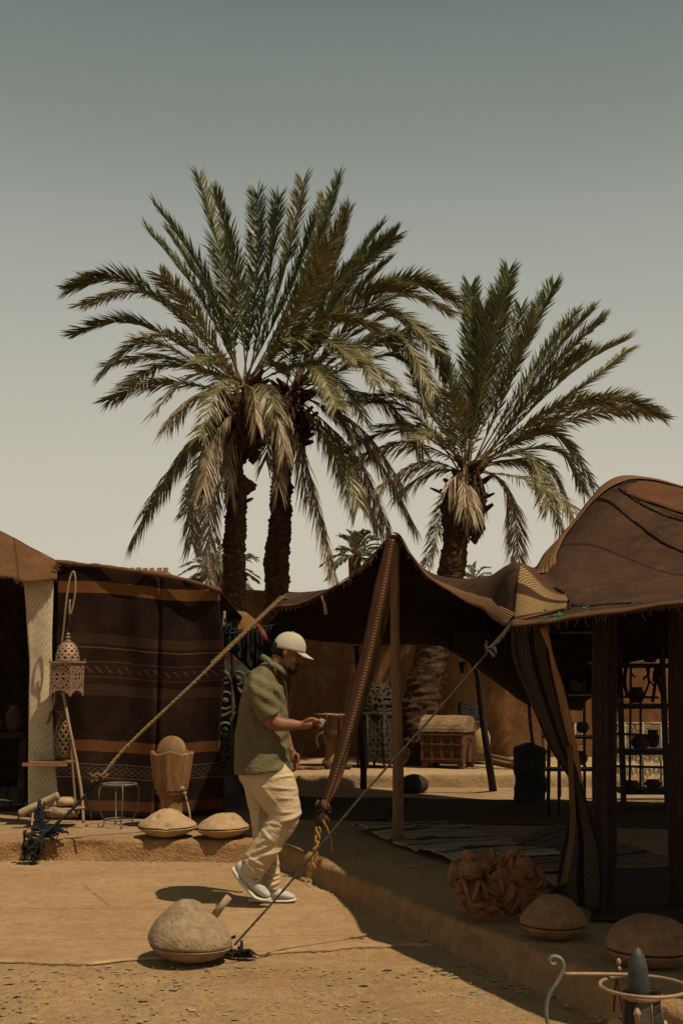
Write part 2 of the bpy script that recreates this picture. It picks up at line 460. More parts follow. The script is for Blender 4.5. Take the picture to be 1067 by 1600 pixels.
m_cloth_teal = simple('teal_cloth', (.012, .05, .055), (.03, .10, .11), 7, .9, 60, .5, .006)
m_cloth_pink = simple('faded_red_cloth', (.14, .03, .024), (.26, .075, .05), 8, .9, 60, .5, .006)
m_green_rag = simple('green_plastic_twine', (.01, .16, .09), (.04, .32, .19), 9, .7, 60, .5, .006)
m_kasbah = simple('red_mud_brick', (.30, .17, .10), (.42, .26, .16), 3, .95, 20, .4, .03)
def _trunk():
    M = Mat('palm_trunk_bark', .95, .08)
    a = M.noise(9, 6, .75, (1, 1, 2.2)); b = M.noise(45, 4, .7, (1, 1, .4))
    M.col(M.ramp(a * .6 + b * .4, [(.36, (.035, .018, .010)), (.5, (.09, .047, .026)), (.66, (.20, .115, .062))]))
    M.bump(b * .6 + a, .9, .025); return M.m
m_trunk = _trunk()
def _leaf(name, a, b, c, tr=.25):
    M = Mat(name, .45, .5)
    n = M.noise(3.5, 4, .7); gi = M.nt.nodes.new('ShaderNodeNewGeometry'); n2 = X(M.nt, gi.outputs['Random Per Island']) * .34 + .33
    cc = M.ramp(n * .55 + n2 * .45, [(.36, a), (.5, b), (.66, c)]); M.col(cc)
    t = M.nt.nodes.new('ShaderNodeBsdfTranslucent'); M.L(cc, t.inputs[0])
    mxs = M.nt.nodes.new('ShaderNodeMixShader'); mxs.inputs[0].default_value = tr
    o_ = M.nt.nodes['Material Output']; M.L(M.b.outputs[0], mxs.inputs[1]); M.L(t.outputs[0], mxs.inputs[2]); M.L(mxs.outputs[0], o_.inputs[0])
    return M.m
m_leaf = _leaf('green_palm_leaflets', (.046, .066, .019), (.105, .125, .036), (.215, .215, .08))
m_leaf2 = _leaf('olive_palm_leaflets', (.092, .092, .030), (.195, .175, .064), (.36, .31, .145))
m_leaf_dry = _leaf('dry_tan_palm_leaflets', (.16, .10, .055), (.36, .26, .15), (.62, .50, .33))
m_leaf_far = _leaf('distant_palm_leaflets', (.075, .09, .03), (.13, .14, .055), (.20, .20, .09))
m_rachis = simple('frond_stem', (.16, .10, .04), (.32, .22, .10), 8, .7, 40, .3, .003)
m_skin = simple('tanned_skin', (.21, .08, .042), (.30, .125, .066), 14, .55, 90, .15, .002, .35)
m_shirt_in = simple('olive_collar_cotton', (.13, .125, .065), (.17, .16, .09), 5, .9, 260, .3, .003, .1)
def cloth(name, a, b):
    M = Mat(name, .92, .08); f = M.noise(4, 5, .7); M.col(M.ramp(f, [(.3, a), (.7, b)]))
    h = M.noise(9, 4, .55, (1, 1, 2.2), dist=1.6); w_ = M.noise(260, 2)
    M.bump(h + w_ * .06, .42, .026); return M.m
m_trouser = cloth('cream_linen', (.50, .365, .215), (.64, .50, .325))
m_shirt = cloth('olive_green_cotton', (.125, .102, .050), (.185, .156, .084))
m_cap = simple('stone_coloured_cotton', (.44, .39, .29), (.60, .54, .42), 6, .9, 220, .35, .003, .1)
m_hair = simple('black_cropped_hair', (.008, .006, .005), (.022, .016, .012), 30, .8, 200, .6, .004)
m_shoe = simple('light_grey_knit', (.42, .40, .36), (.58, .55, .50), 14, .9, 200, .5, .003, .2)
m_sole = simple('off_white_foam_sole', (.55, .50, .40), (.70, .65, .54), 10, .7, 60, .2, .002, .3)
m_eye = simple('eye', (.02, .015, .01), (.05, .04, .03), 10, .3)
def _glass():
    M = Mat('clear_tea_glass', .05, .5); M.b.inputs['Transmission Weight'].default_value = .85; M.b.inputs['IOR'].default_value = 1.45
    M.col((.85, .85, .8)); return M.m
m_glass = _glass()
m_pebble = simple('mixed_pebbles', (.27, .175, .10), (.50, .36, .215), 4, .95, 60, .4, .004, .05)
m_pebble2 = simple('grey_embedded_stones', (.19, .14, .085), (.34, .255, .155), 5, .95, 60, .4, .004, .05)
m_seam = simple('pale_mortar_seam', (.40, .265, .135), (.54, .38, .21), 9, .95, 60, .6, .006)
m_sandcrumb = simple('earth_crumbs', (.30, .18, .09), (.46, .30, .17), 4, .95, 60, .4, .004)
m_lanternmetal = simple('blackened_lantern_metal', (.022, .018, .013), (.075, .058, .038), 14, .8, 50, .7, .008, .15)  # patina metal darkened, palm shade on the big lantern put into its colour
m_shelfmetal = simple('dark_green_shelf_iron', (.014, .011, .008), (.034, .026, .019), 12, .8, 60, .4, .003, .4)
m_scroll = simple('pale_rusted_scroll_iron', (.22, .17, .10), (.42, .34, .22), 12, .7, 60, .4, .003, .3)
m_shrub = _leaf('dry_shrub_leaves', (.05, .06, .03), (.10, .10, .05), (.2, .17, .1))
# ================================================================== SETTING
# ---- ground: one sheet, dense near the courtyard
def axis(a, b, n, far): 
    inner = list(np.linspace(a, b, n)); return [-far, -120, -40, -15] + inner + [15, 40, 120, far] if a < 0 else [-200, -40, -10, -2] + inner + [30, 60, 150, 400, far]
xs = [-900, -200, -60, -20, -8] + list(np.linspace(-4, 4, 130)) + [8, 20, 60, 200, 900]
ys = [-300, -60, -15, -3] + list(np.linspace(1, 12, 170)) + [20, 40, 90, 250, 900]
mb = MB(); rows = []
for x in xs:
    row = []
    for y in ys:
        z = 0
        if -4.5 < x < 4.5 and .5 < y < 12.5:
            z = noise.noise(Vector((x * 1.3, y * 1.3, 0))) * .012 + noise.noise(Vector((x * 9, y * 9, 3))) * .004
        row.append((x, y, z - .004))
    rows.append(row)
mb.grid(rows); g = mb.build('ground', m_ground); g['kind'] = 'structure'

# ---- smooth screed slab, its near edge is the seam that crosses the foreground
mb = MB(); rows = []
seam = [G(-120, 1508), G(0, 1504), G(120, 1510), G(200, 1502), G(390, 1494), G(620, 1479), G(700, 1478), G(760, 1482)]
def seam_y(x):
    for a, b in zip(seam, seam[1:]):
        if a.x <= x <= b.x: return a.y + (b.y - a.y) * (x - a.x) / (b.x - a.x)
    return seam[0].y if x < seam[0].x else seam[-1].y
for i in range(200):
    x = -4.2 + i * (5.4 / 199); y0 = seam_y(x) + noise.noise(Vector((x * 6, 0, 0))) * .035 + noise.noise(Vector((x * 25, 0, 5))) * .012
    row = [(x, y0, -.01), (x, y0 + .006, .010)]
    for j in range(1, 90):
        y = y0 + j * (10.35 - y0) / 89
        z = .014 + noise.noise(Vector((x * 1.6, y * 1.6, 7))) * .007 + noise.noise(Vector((x * 7, y * 7, 9))) * .0022
        row.append((x, y, z))
    rows.append(row)
mb.grid(rows); g = mb.build('screed_slab', m_slab); g['kind'] = 'structure'

mb = MB()
sx = [-3.2 + i * .03 for i in range(int(4.1 / .03))]
rows = []
for x in sx:
    wd_ = .006 + .007 * noise.noise(Vector((x * 5, 3, 3))); yy = seam_y(x) + noise.noise(Vector((x * 6, 0, 0))) * .035 + noise.noise(Vector((x * 25, 0, 5))) * .012
    if noise.noise(Vector((x * 2.3, 8, 1))) < .02: wd_ = .0005
    rows.append([(x, yy - wd_ * .6, .004), (x, yy - wd_ * .2, .0125), (x, yy + wd_ * .8, .0160), (x, yy + wd_ * 1.6, .008)])
mb.grid(rows); g = mb.build('slab_seam', m_seam); g['kind'] = 'structure'

# ---- raised earth platform (left terrace and tent floor)
outline = [(-9, 10.13), (-3.2, 10.13), (-1.7, 10.10), (-1.0, 10.06), (-.68, 9.98), (-.50, 9.80), (-.40, 9.58), (-.24, 9.28), (-.19, 9.26), (-.155, 9.0), (-.12, 8.86),
           (.12, 8.22), (.41, 7.36), (.72, 6.62), (1.02, 5.93), (1.24, 5.30), (1.60, 4.35), (2.3, 2.5), (3.5, 2.2), (9, 2.2)]
dense = []
for a, b in zip(outline, outline[1:]):
    L = math.dist(a, b); n = max(1, int(L / .035)) if abs(a[0]) < 4 else 4
    for k in range(n): dense.append((a[0] + (b[0] - a[0]) * k / n, a[1] + (b[1] - a[1]) * k / n))
dense.append(outline[-1])
mb = MB(); rows = []; inner = []
PZ = .18
for i, (x, y) in enumerate(dense):
    a = Vector(dense[max(0, i - 2)]); b = Vector(dense[min(len(dense) - 1, i + 2)])
    t = (b - a).normalized(); nrm = Vector((t.y, -t.x))       # outward (towards the camera / courtyard)
    if nrm.y > 0 and abs(t.x) > .5: nrm = -nrm
    row = []
    for z, ofs in ((-.05, .02), (.0, .022), (.03, .014), (.07, .008), (.11, .006), (.145, .002), (.165, -.006), (.176, -.022), (PZ, -.05), (PZ, -.12)):
        n1 = noise.noise(Vector((x * 9, y * 9, z * 12))) * .014 + noise.noise(Vector((x * 30, y * 30, z * 30))) * .008 - max(0, noise.noise(Vector((x * 3.5, y * 3.5, z * 4 + 4))) - .15) * .09 * (z > .06)
        if z > .15: n1 *= .8
        dz = noise.noise(Vector((x * 5, y * 5, 2))) * .008 if .1 < z < PZ else 0
        if ofs < -.1: n1 = 0
        row.append((x + nrm.x * (ofs + n1), y + nrm.y * (ofs + n1), z + dz))
    rows.append(row); inner.append(row[-1])
mb.grid(rows, m=0)
kerbv = len(mb.v)
g = mb.build('platform_kerb', m_kerb); g['kind'] = 'structure'
mb = MB(); lastx = -99; rows = []
for p in inner:
    if p[0] <= lastx: p = (lastx + 1e-4, p[1], PZ)
    lastx = p[0]; rows.append([(p[0], p[1], PZ), (p[0], max(p[1] + .3, 11), PZ), (p[0], 20, PZ)])
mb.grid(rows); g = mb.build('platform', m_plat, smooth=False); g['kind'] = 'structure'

# ---- back terrace step
BZ = .345; BY = 14.72
mb = MB(); rows = []
for i in range(220):
    x = -6 + i * .065
    row = []
    for z, o_ in ((.15, 0), (.20, 0), (.26, .004), (.31, .006), (.335, .02), (BZ, .05), (BZ, .5), (BZ + .0, 3.3)):
        n1 = noise.noise(Vector((x * 4, z * 8, 1))) * .02 + noise.noise(Vector((x * 16, z * 20, 4))) * .01
        y = BY + o_ + (n1 if o_ < .1 else 0)
        row.append((x, y, z if o_ > 1 else z + (noise.noise(Vector((x * 3, 1, 1))) * .008 if z > .2 else 0)))
    rows.append(row)
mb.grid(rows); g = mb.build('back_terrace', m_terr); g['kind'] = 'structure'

# ---- mud wall
mb = MB(); rows = []
for i in range(160):
    x = -9 + i * .12; row = []
    top = 2.70 + noise.noise(Vector((x * .8, 0, 0))) * .05 + noise.noise(Vector((x * 4, 0, 0))) * .02
    for k in range(26):
        z = .2 + (top - .2) * k / 25
        row.append((x, 17.6 + noise.noise(Vector((x * .9, z * .9, 2))) * .05 + noise.noise(Vector((x * 4, z * 4, 2))) * .014, z))
    row += [(x, 17.68, top + .03), (x, 18.0, top + .02), (x, 18.05, 0)]
    rows.append(row)
mb.grid(rows)
tag(mb.build('mud_wall', m_wall, origin=(0, 17.8, 0)), 'long ochre mud wall behind the tent and the palm trunks', 'wall')

# ---- distant kasbah with battlements
k0 = P(190, 905, 45); k1 = P(262, 905, 45)
th = thing('kasbah_roof', (k0.x, 45, 0), 'distant red mud parapet with battlements above the striped kilim wall', 'building')
mb = MB(); ztop = P(200, 893, 45).z
mb.box(((k0.x + k1.x) / 2, 46.5, ztop / 2), (k1.x - k0.x, 3, ztop), jit=.03); mb.build('wall', m_kasbah, th, smooth=False)
n = 7
for k in range(n):
    x = k0.x + .1 + k * (k1.x - k0.x - .2) / (n - 1)
    mb = MB(); mb.box((x, 45.2, ztop + .07), (.14, .4, .15 + rnd.uniform(-.02, .03)), jit=.012); mb.build('merlon', m_kasbah, th, smooth=False)

# ================================================================== PALMS
def make_trunk(name, path, rads, parent, bulge=(), mat=m_trunk, seg=26, step=.018, spikes=()):
    path = vs(path, 60); L = sum((a - b).length for a, b in zip(path, path[1:])); n = int(L / step)
    pts = vs(path, n); mb = MB(); rows = []
    for i, p in enumerate(pts):
        f = i / (n - 1); h = f * L
        rr = np.interp(f, [r[0] for r in rads], [r[1] for r in rads]); row = []
        for k in range(seg):
            a = 2 * PI * k / seg
            cell = a / (2 * PI) * 8; hh = h / .085 + (0.5 if int(cell) % 2 else 0) + .25 * math.sin(a * 3)
            saw = (hh % 1.0); s_ = saw ** 1.6 * .013 * (1 + noise.noise(Vector((cell * .7, hh * .5, 0)))) - abs((cell % 1) - .5) * .006
            q = Vector((math.cos(a), math.sin(a), 0))
            r_ = rr + s_ + noise.noise(Vector((q.x * 3, q.y * 3, h * 4))) * .04 + noise.noise(Vector((q.x * 7, q.y * 7, h * 22))) * .03 + noise.noise(Vector((q.x * 16, q.y * 16, h * 40))) * .012
            for (bh, ba, br, bw) in bulge:
                da = (a - ba + PI) % (2 * PI) - PI
                r_ += br * math.exp(-((h - bh) / bw) ** 2 - (da / .8) ** 2)
            row.append(p + q * r_)
        rows.append(row)
    mb.grid(rows, closeu=True)
    for (h, a, l, r_) in spikes:
        f = h / L; p = pts[int(f * (n - 1))]; d = Vector((math.cos(a), math.sin(a) , .45)).normalized()
        rr = np.interp(f, [r[0] for r in rads], [r[1] for r in rads])
        mb.tube([p + d * rr * .6, p + d * (rr + l * .6), p + d * (rr + l)], [r_, r_ * .8, r_ * .4], 6)
    mb.build(name, mat, parent)
    return pts

def frond_mesh(mb, p0, pc, p1, l0=.40, droop=.25, dens=30, start=.16, roll=0, w0=.019, rachis=.015, vee=25, plume=1.0, seed=0):
    rr = random.Random(seed)
    via = (p0 + pc * 2 + p1) * .25; cr_ = [Vector(q) for q in spline([p0, via, p1], 41)]
    def B(t):
        x = min(max(t, 0), 1) * 40; i = min(int(x), 39); c_ = cr_[i].lerp(cr_[i + 1], x - i)
        return (p0 * (1 - t) ** 2 + pc * (2 * t * (1 - t)) + p1 * (t * t)) * .35 + c_ * .65
    def T(t): return (B(min(t + .03, 1)) - B(max(t - .03, 0))).normalized()
    pts = [B(i / 12) for i in range(13)]
    L = sum((a - b).length for a, b in zip(pts, pts[1:]))
    mb.tube(pts, [(max(.004, rachis * (1 - (i / 12) ** .8)), max(.004, rachis * (1 - i / 12) * .7)) for i in range(13)], 5, m=1, cap=False)
    n = int(L * dens)
    for side in (-1, 1):
        for i in range(n):
            t = start + (1 - start) * (i + rr.random() * .8) / n
            p = B(t); t_ = T(t)
            up = Vector((0, 0, 1)) - t_ * t_.z
            if up.length < .25: up += Vector((rr.uniform(-.1, .1), -.3, .1))
            N = (up - t_ * up.dot(t_)).normalized(); S = t_.cross(N)
            cr, sr = math.cos(roll), math.sin(roll); N, S = N * cr + S * sr, S * cr - N * sr
            al = R((39 - 7 * t) * plume + rr.uniform(-9, 11)); wv = R(vee + rr.uniform(-22, 22))
            d = t_ * math.cos(al) + (S * side * math.cos(wv) + N * math.sin(wv)) * math.sin(al)
            q = (t - start) / (1 - start)
            prof = min(1, .3 + q * 3.0) * (1 - .30 * q ** 3)
            l = l0 * prof * rr.uniform(.8, 1.12)
            g_ = Vector((0, 0, -1))
            m1 = p + d * l * .5 + g_ * droop * l * .18
            m2 = p + d * l * .93 + g_ * droop * l * .62
            W = t_ - d * t_.dot(d)
            if W.length < .1: W = N.copy()
            W.normalize(); W = (W + N * rr.uniform(-.8, .8)).normalized()
            w1 = w0 * .5
            mb.add([p - W * w1 * .6, p + W * w1 * .6, m1 + W * w1, m1 - W * w1, m2], [(0, 1, 2, 3), (3, 2, 4)], 0)

def boots(mb, c, r, n, zr, seed, l=(.12, .35)):
    rr = random.Random(seed)
    for k in range(n):
        a = k * 2.399; z = rr.uniform(*zr); d = Vector((math.cos(a), math.sin(a), rr.uniform(.1, 1.1))).normalized()
        p = c + Vector((math.cos(a) * r * .6, math.sin(a) * r * .6, z)); L_ = rr.uniform(*l)
        mb.tube([p, p + d * L_ * .6 + Vector((0, 0, -.0)), p + d * L_ + Vector((0, 0, .02))], [(.05, .03), (.04, .022), (.022, .012)], 6)

def palm(label, D, base, trunkpath, rads, hub, fronds, extra, seed, bulge=(), spikes=(), group='date palms inside the wall', l0=.39, skirt=(30, -.8, (.1, .3))):
    """fronds: (tip px, tip py, via px, via py, tip depth offset, type)"""
    rr = random.Random(seed)
    base_p = P(base[0], base[1], D); base_p.z = .3
    th = thing('palm_tree', base_p, label, 'palm tree', group)
    path = [Vector((base_p.x, D, .1))] + [P(a, b, D) for a, b in trunkpath]
    make_trunk('trunk', path, rads, th, bulge, spikes=spikes)
    H = P(hub[0], hub[1], D)
    mb = MB(); boots(mb, H, .17, 46, (-.75, .12), seed + 1); boots(mb, H, .15, skirt[0], (skirt[1], -.2), seed + 2, skirt[2])
    for k in range(260):      # fibre skirt
        a = rr.uniform(0, 2 * PI); ra = .13 + .14 * rr.random(); p = H + Vector((math.cos(a) * ra, math.sin(a) * ra, rr.uniform(skirt[1] * .8, 0)))
        e = p + Vector((math.cos(a) * .06, math.sin(a) * .06, -rr.uniform(.08, .26)))
        wv = Vector((-math.sin(a), math.cos(a), 0)) * rr.uniform(.012, .035)
        mb.add([p - wv, p + wv, e], [(0, 1, 2)])
    mb.build('leaf_bases', m_trunk, th)
    k = 0
    for (tx, ty, vx, vy, dz, kind) in fronds:
        p0 = H + Vector((rr.uniform(-.09, .09), rr.uniform(-.09, .09), rr.uniform(-.05, .12)))
        if kind in 'go': ll = math.hypot(tx - hub[0], ty - hub[1]); tx += (hub[0] - tx) * 13 / ll; ty += (hub[1] - ty) * 13 / ll
        p1 = P(tx, ty, D + dz); via = P(vx, vy, D + dz * .5)
        pc = via * 2 - (p0 + p1) * .5
        mb = MB()
        if kind == 'g': frond_mesh(mb, p0, pc, p1, l0=l0, droop=.06, dens=72, roll=rr.uniform(-.5, .5), vee=18, seed=seed * 100 + k); mt = m_leaf if rr.random() < .65 else m_leaf2
        elif kind == 'o': frond_mesh(mb, p0, pc, p1, l0=l0 * 1.02, droop=.2, dens=68, roll=rr.uniform(-.4, .4), vee=5, seed=seed * 100 + k); mt = m_leaf2
        elif kind == 'h': frond_mesh(mb, p0, pc, p1, l0=l0 * 1.0, droop=.65, dens=54, roll=rr.uniform(-.6, .6), vee=-15, w0=.018, plume=.9, seed=seed * 100 + k); mt = m_leaf2 if rr.random() < .35 else m_leaf_dry
        else: frond_mesh(mb, p0, pc, p1, l0=l0 * .8, droop=1.3, dens=24, roll=rr.uniform(-.8, .8), vee=-25, w0=.02, plume=.8, seed=seed * 100 + k); mt = m_leaf_dry
        mb.build('frond', [mt, m_rachis], th, smooth=False, fix=False); k += 1
    # fronds that point towards and away from the viewer
    for i in range(extra):
        a = rr.uniform(0, 2 * PI); el = rr.uniform(-.35, 1.25); Lf = rr.uniform(1.6, 2.5)
        if abs(math.cos(a)) > .75 : a += PI / 2
        d = Vector((math.cos(a) * math.cos(el), math.sin(a) * math.cos(el), math.sin(el)))
        p0 = H + Vector((rr.uniform(-.08, .08), rr.uniform(-.08, .08), rr.uniform(-.05, .1)))
        pc = p0 + d * Lf * .55 + Vector((0, 0, .25)); p1 = p0 + d * Lf + Vector((0, 0, -.25 - .5 * (1 - math.sin(max(0, el)))))
        mb = MB(); frond_mesh(mb, p0, pc, p1, l0=l0, droop=.35, dens=32, roll=rr.uniform(-.5, .5), vee=12, seed=seed * 100 + 50 + i)
        mb.build('frond', [m_leaf2 if el < .3 or rr.random() < .4 else m_leaf, m_rachis], th, smooth=False, fix=False)
    return th

palm('leftmost tall date palm with a knobbly swelling halfway up its trunk', 15.6, (362, 1180),
     [(366, 1050), (365, 960), (366, 880), (368, 800), (366, 740), (368, 680), (378, 620)],
     [(0, .18), (.5, .128), (.62, .125), (.84, .10), (.89, .19), (.95, .25), (1, .18)], (382, 612),
     [(99, 446, 215, 446, -.3, 'g'), (106, 518, 220, 508, .3, 'g'), (118, 470, 250, 465, .9, 'o'), (150, 578, 240, 535, -.5, 'o'), (160, 566, 260, 560, .6, 'o'), (158, 626, 250, 598, .2, 'o'), (190, 600, 270, 570, -1.0, 'o'),
      (228, 352, 312, 462, .2, 'g'), (240, 312, 322, 440, -.4, 'g'), (258, 350, 330, 470, .8, 'g'), (308, 266, 350, 420, .2, 'g'), (334, 292, 368, 420, -.6, 'g'), (403, 290, 400, 440, .3, 'g'),
      (437, 300, 420, 440, -.3, 'g'), (478, 270, 440, 440, .4, 'g'), (498, 330, 450, 460, -.5, 'g'),
      (535, 268, 478, 430, .3, 'g'), (550, 320, 490, 440, -.6, 'g'), (520, 372, 470, 480, -1.2, 'o'), (560, 400, 490, 480, -.8, 'o'),
      (245, 420, 310, 500, -1.0, 'o'), (215, 520, 290, 530, -1.2, 'o'), (300, 560, 340, 560, -1.5, 'o'),
      (570, 560, 490, 535, -1.0, 'o'), (600, 505, 500, 500, -.3, 'o'), (540, 640, 480, 570, -1.3, 'o'),
      (262, 660, 308, 616, -.6, 'h'), (205, 845, 282, 712, -.2, 'h'), (225, 800, 300, 690, .7, 'h'), (300, 848, 312, 716, -.4, 'h'), (330, 915, 332, 745, -.5, 'h'), (318, 760, 338, 680, -.7, 'h'),
      (430, 640, 410, 600, -1.4, 'h'), (400, 660, 395, 610, -1.6, 'd'), (445, 700, 420, 625, -1.2, 'd'), (360, 770, 362, 690, -.5, 'd')],
     4, 11, bulge=((3.35, 0.0, .15, .17), (3.75, 2.6, .06, .1)), spikes=((2.98, -.1, .13, .03), (4.6, 0, .3, .03), (4.75, .3, .35, .035), (4.85, -.3, .3, .035), (4.7, 3.0, .35, .02)), skirt=(70, -.95, (.15, .42)))
palm('middle date palm close beside the leftmost one, its dense crown leaning right', 16.4, (428, 1185),
     [(432, 1050), (432, 960), (434, 880), (438, 800), (441, 740), (442, 680), (448, 630)],
     [(0, .20), (.35, .15), (.6, .14), (.7, .125), (.85, .125), (1, .17)], (455, 618),
     [(545, 330, 510, 460, .4, 'g'), (600, 345, 530, 450, .3, 'g'), (625, 358, 548, 440, -.2, 'g'), (590, 380, 520, 480, .8, 'g'), (612, 400, 540, 480, -.6, 'g'), (510, 300, 485, 450, .7, 'g'),
      (722, 465, 610, 450, -.2, 'g'), (712, 480, 600, 470, .6, 'o'), (650, 445, 560, 470, -.4, 'g'), (690, 540, 600, 495, -.5, 'o'), (655, 500, 570, 490, .4, 'o'), (712, 590, 640, 520, .2, 'o'), (690, 612, 600, 520, -.8, 'o'), (680, 640, 610, 555, -.3, 'o'),
      (668, 575, 580, 530, .7, 'o'), (600, 600, 540, 540, -1.1, 'o'), (640, 612, 560, 570, -.8, 'o'), (580, 660, 520, 590, -1.0, 'o'), (560, 700, 515, 620, -.6, 'h'), (420, 560, 435, 570, -1.4, 'o'),
      (525, 905, 482, 735, -.6, 'h'), (612, 845, 555, 712, -.2, 'h'), (648, 822, 570, 690, .3, 'h'), (590, 820, 540, 720, .7, 'h'), (560, 790, 520, 690, -.8, 'h'), (630, 760, 560, 665, -.4, 'h'),
      (436, 760, 440, 690, -.5, 'd'), (448, 700, 452, 660, -.8, 'd'), (480, 780, 466, 690, .3, 'd'), (415, 720, 432, 650, -.5, 'h'), (660, 700, 590, 620, .3, 'h')],
     4, 23, bulge=((2.2, 3.1, .04, .2),), spikes=((4.3, 0, .2, .03),))
palm('rightmost date palm with a shaggy collar of dead leaf bases under its crown', 16.3, (648, 1188),
     [(654, 1130), (668, 1060), (688, 980), (700, 920), (707, 880), (712, 830), (722, 790), (727, 745)],
     [(0, .30), (.25, .25), (.5, .18), (.76, .155), (.82, .18), (.86, .29), (.93, .28), (1, .20)], (728, 738),
     [(735, 435, 736, 560, .3, 'g'), (757, 470, 745, 590, -.5, 'g'), (797, 411, 770, 540, .2, 'g'), (780, 450, 758, 580, -.9, 'g'), (818, 470, 778, 590, .6, 'g'), (870, 434, 815, 545, .2, 'g'), (840, 480, 800, 590, -.6, 'g'), (905, 480, 840, 570, .5, 'g'),
      (930, 478, 852, 570, -.2, 'g'), (950, 492, 865, 575, .4, 'g'), (985, 524, 880, 592, .1, 'g'), (925, 540, 845, 610, -.7, 'g'), (990, 540, 900, 610, .8, 'o'),
      (1043, 648, 930, 630, -.3, 'g'), (1030, 640, 910, 650, .4, 'o'), (960, 620, 870, 640, -.9, 'o'), (938, 755, 850, 672, -.2, 'o'), (925, 770, 860, 700, .5, 'o'), (905, 842, 850, 722, -.3, 'h'), (870, 800, 820, 710, -.8, 'o'), (880, 830, 830, 725, .4, 'h'), (808, 872, 793, 762, -.2, 'h'),
      (690, 540, 712, 620, .2, 'g'), (700, 600, 715, 660, -.8, 'o'), (535, 622, 640, 640, .4, 'o'), (560, 610, 655, 630, -.3, 'o'), (528, 700, 640, 672, -.2, 'o'), (545, 720, 640, 690, .3, 'h'), (590, 760, 660, 722, -.5, 'h'), (580, 660, 660, 670, .8, 'o'), (640, 580, 690, 650, .6, 'o'),
      (620, 770, 675, 735, .3, 'h'), (734, 800, 728, 768, -.9, 'd'), (742, 795, 735, 765, -.7, 'd'), (724, 790, 724, 760, -.8, 'd'), (700, 760, 710, 745, -.6, 'd')],
     4, 37, bulge=((3.35, 3.0, .05, .12), (3.55, .1, .06, .1)), spikes=((3.7, 3.1, .2, .025), (3.6, 0, .2, .03)), skirt=(80, -.95, (.08, .22)))

def far_palm(label, px, py, D, r, seed, n=30):
    H = P(px, py, D); th = thing('palm_tree', (H.x, D, 0), label, 'palm tree', 'far palms beyond the wall'); rr = random.Random(seed)
    mb = MB(); mb.tube([(H.x, D, 0), (H.x, D, H.z * .6), tuple(H)], [.25, .2, .25], 10, rough=.06); mb.build('trunk', m_trunk, th)
    for k in range(n):
        a = rr.uniform(0, 2 * PI); el = rr.uniform(-.5, 1.4); d = Vector((math.cos(a) * math.cos(el), math.sin(a) * math.cos(el), math.sin(el)))
        mb = MB(); p1 = H + d * r + Vector((0, 0, -.25 * r)); pc = H + d * r * .6 + Vector((0, 0, .15 * r))
        frond_mesh(mb, H, pc, p1, l0=r * .24, droop=.4, dens=13, start=.08, w0=.075, rachis=.03, roll=rr.uniform(-.6, .6), seed=seed + k)
        mb.build('frond', [m_leaf_far, m_rachis], th, smooth=False, fix=False)
far_palm('small far palm crown in the gap left of the tent peak', 555, 868, 48, 1.35, 5)
far_palm('small far palm crown showing behind the leftmost palm trunk', 345, 893, 50, 1.75, 9)
far_palm('tiny far palm crown peeking over the tent beside the rightmost palm trunk', 740, 905, 60, 1.15, 15, 20)
# ================================================================== TENTS
class Surf:
    def __init__(s, cols):
        s.A = np.array([[list(P(*p)) for p in c] for c in cols]); s.nu, s.nv = s.A.shape[:2]
    @staticmethod
    def _w(u): return np.array([-u + 2 * u * u - u ** 3, 2 - 5 * u * u + 3 * u ** 3, u + 4 * u * u - 3 * u ** 3, -u * u + u ** 3]) * .5
    def __call__(s, u, v):
        """u in 0..nu-1, v in 0..nv-1"""
        i = min(int(max(u, 0)), s.nu - 2); j = min(int(max(v, 0)), s.nv - 2); a = s._w(u - i); b = s._w(v - j); o = np.zeros(3)
        for k in range(4):
            ii = i - 1 + k
            for l in range(4):
                jj = j - 1 + l
                def g(ii, jj):
                    if ii < 0: return 2 * g(0, jj) - g(1, jj)
                    if ii > s.nu - 1: return 2 * g(s.nu - 1, jj) - g(s.nu - 2, jj)
                    if jj < 0: return 2 * g(ii, 0) - g(ii, 1)
                    if jj > s.nv - 1: return 2 * g(ii, s.nv - 1) - g(ii, s.nv - 2)
                    return s.A[ii, jj]
                o += a[k] * b[l] * g(ii, jj)
        p = Vector(o)
        p.z += noise.noise(p * 2.2) * .012 + noise.noise(p * 7) * .004
        return p
    def nrm(s, u, v):
        e = .03; a = s(min(u + e, s.nu - 1), v) - s(max(u - e, 0), v); b = s(u, min(v + e, s.nv - 1)) - s(u, max(v - e, 0))
        n = a.cross(b); n.normalize()
        return n if n.z > 0 else -n
    def mesh(s, ku, kv, mat, name, parent, thick=.012, lining=None):
        mb = MB(); rows = []
        for i in range((s.nu - 1) * ku + 1):
            rows.append([s(i / ku, j / kv) for j in range((s.nv - 1) * kv + 1)])
        mb.grid(rows); o = mb.build(name, [mat, lining] if lining else mat, parent, solid=thick, fix=False)
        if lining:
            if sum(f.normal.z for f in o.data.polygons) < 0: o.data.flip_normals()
            o.modifiers[0].material_offset = 1  # underside faces take the shade-darkened material
        return o
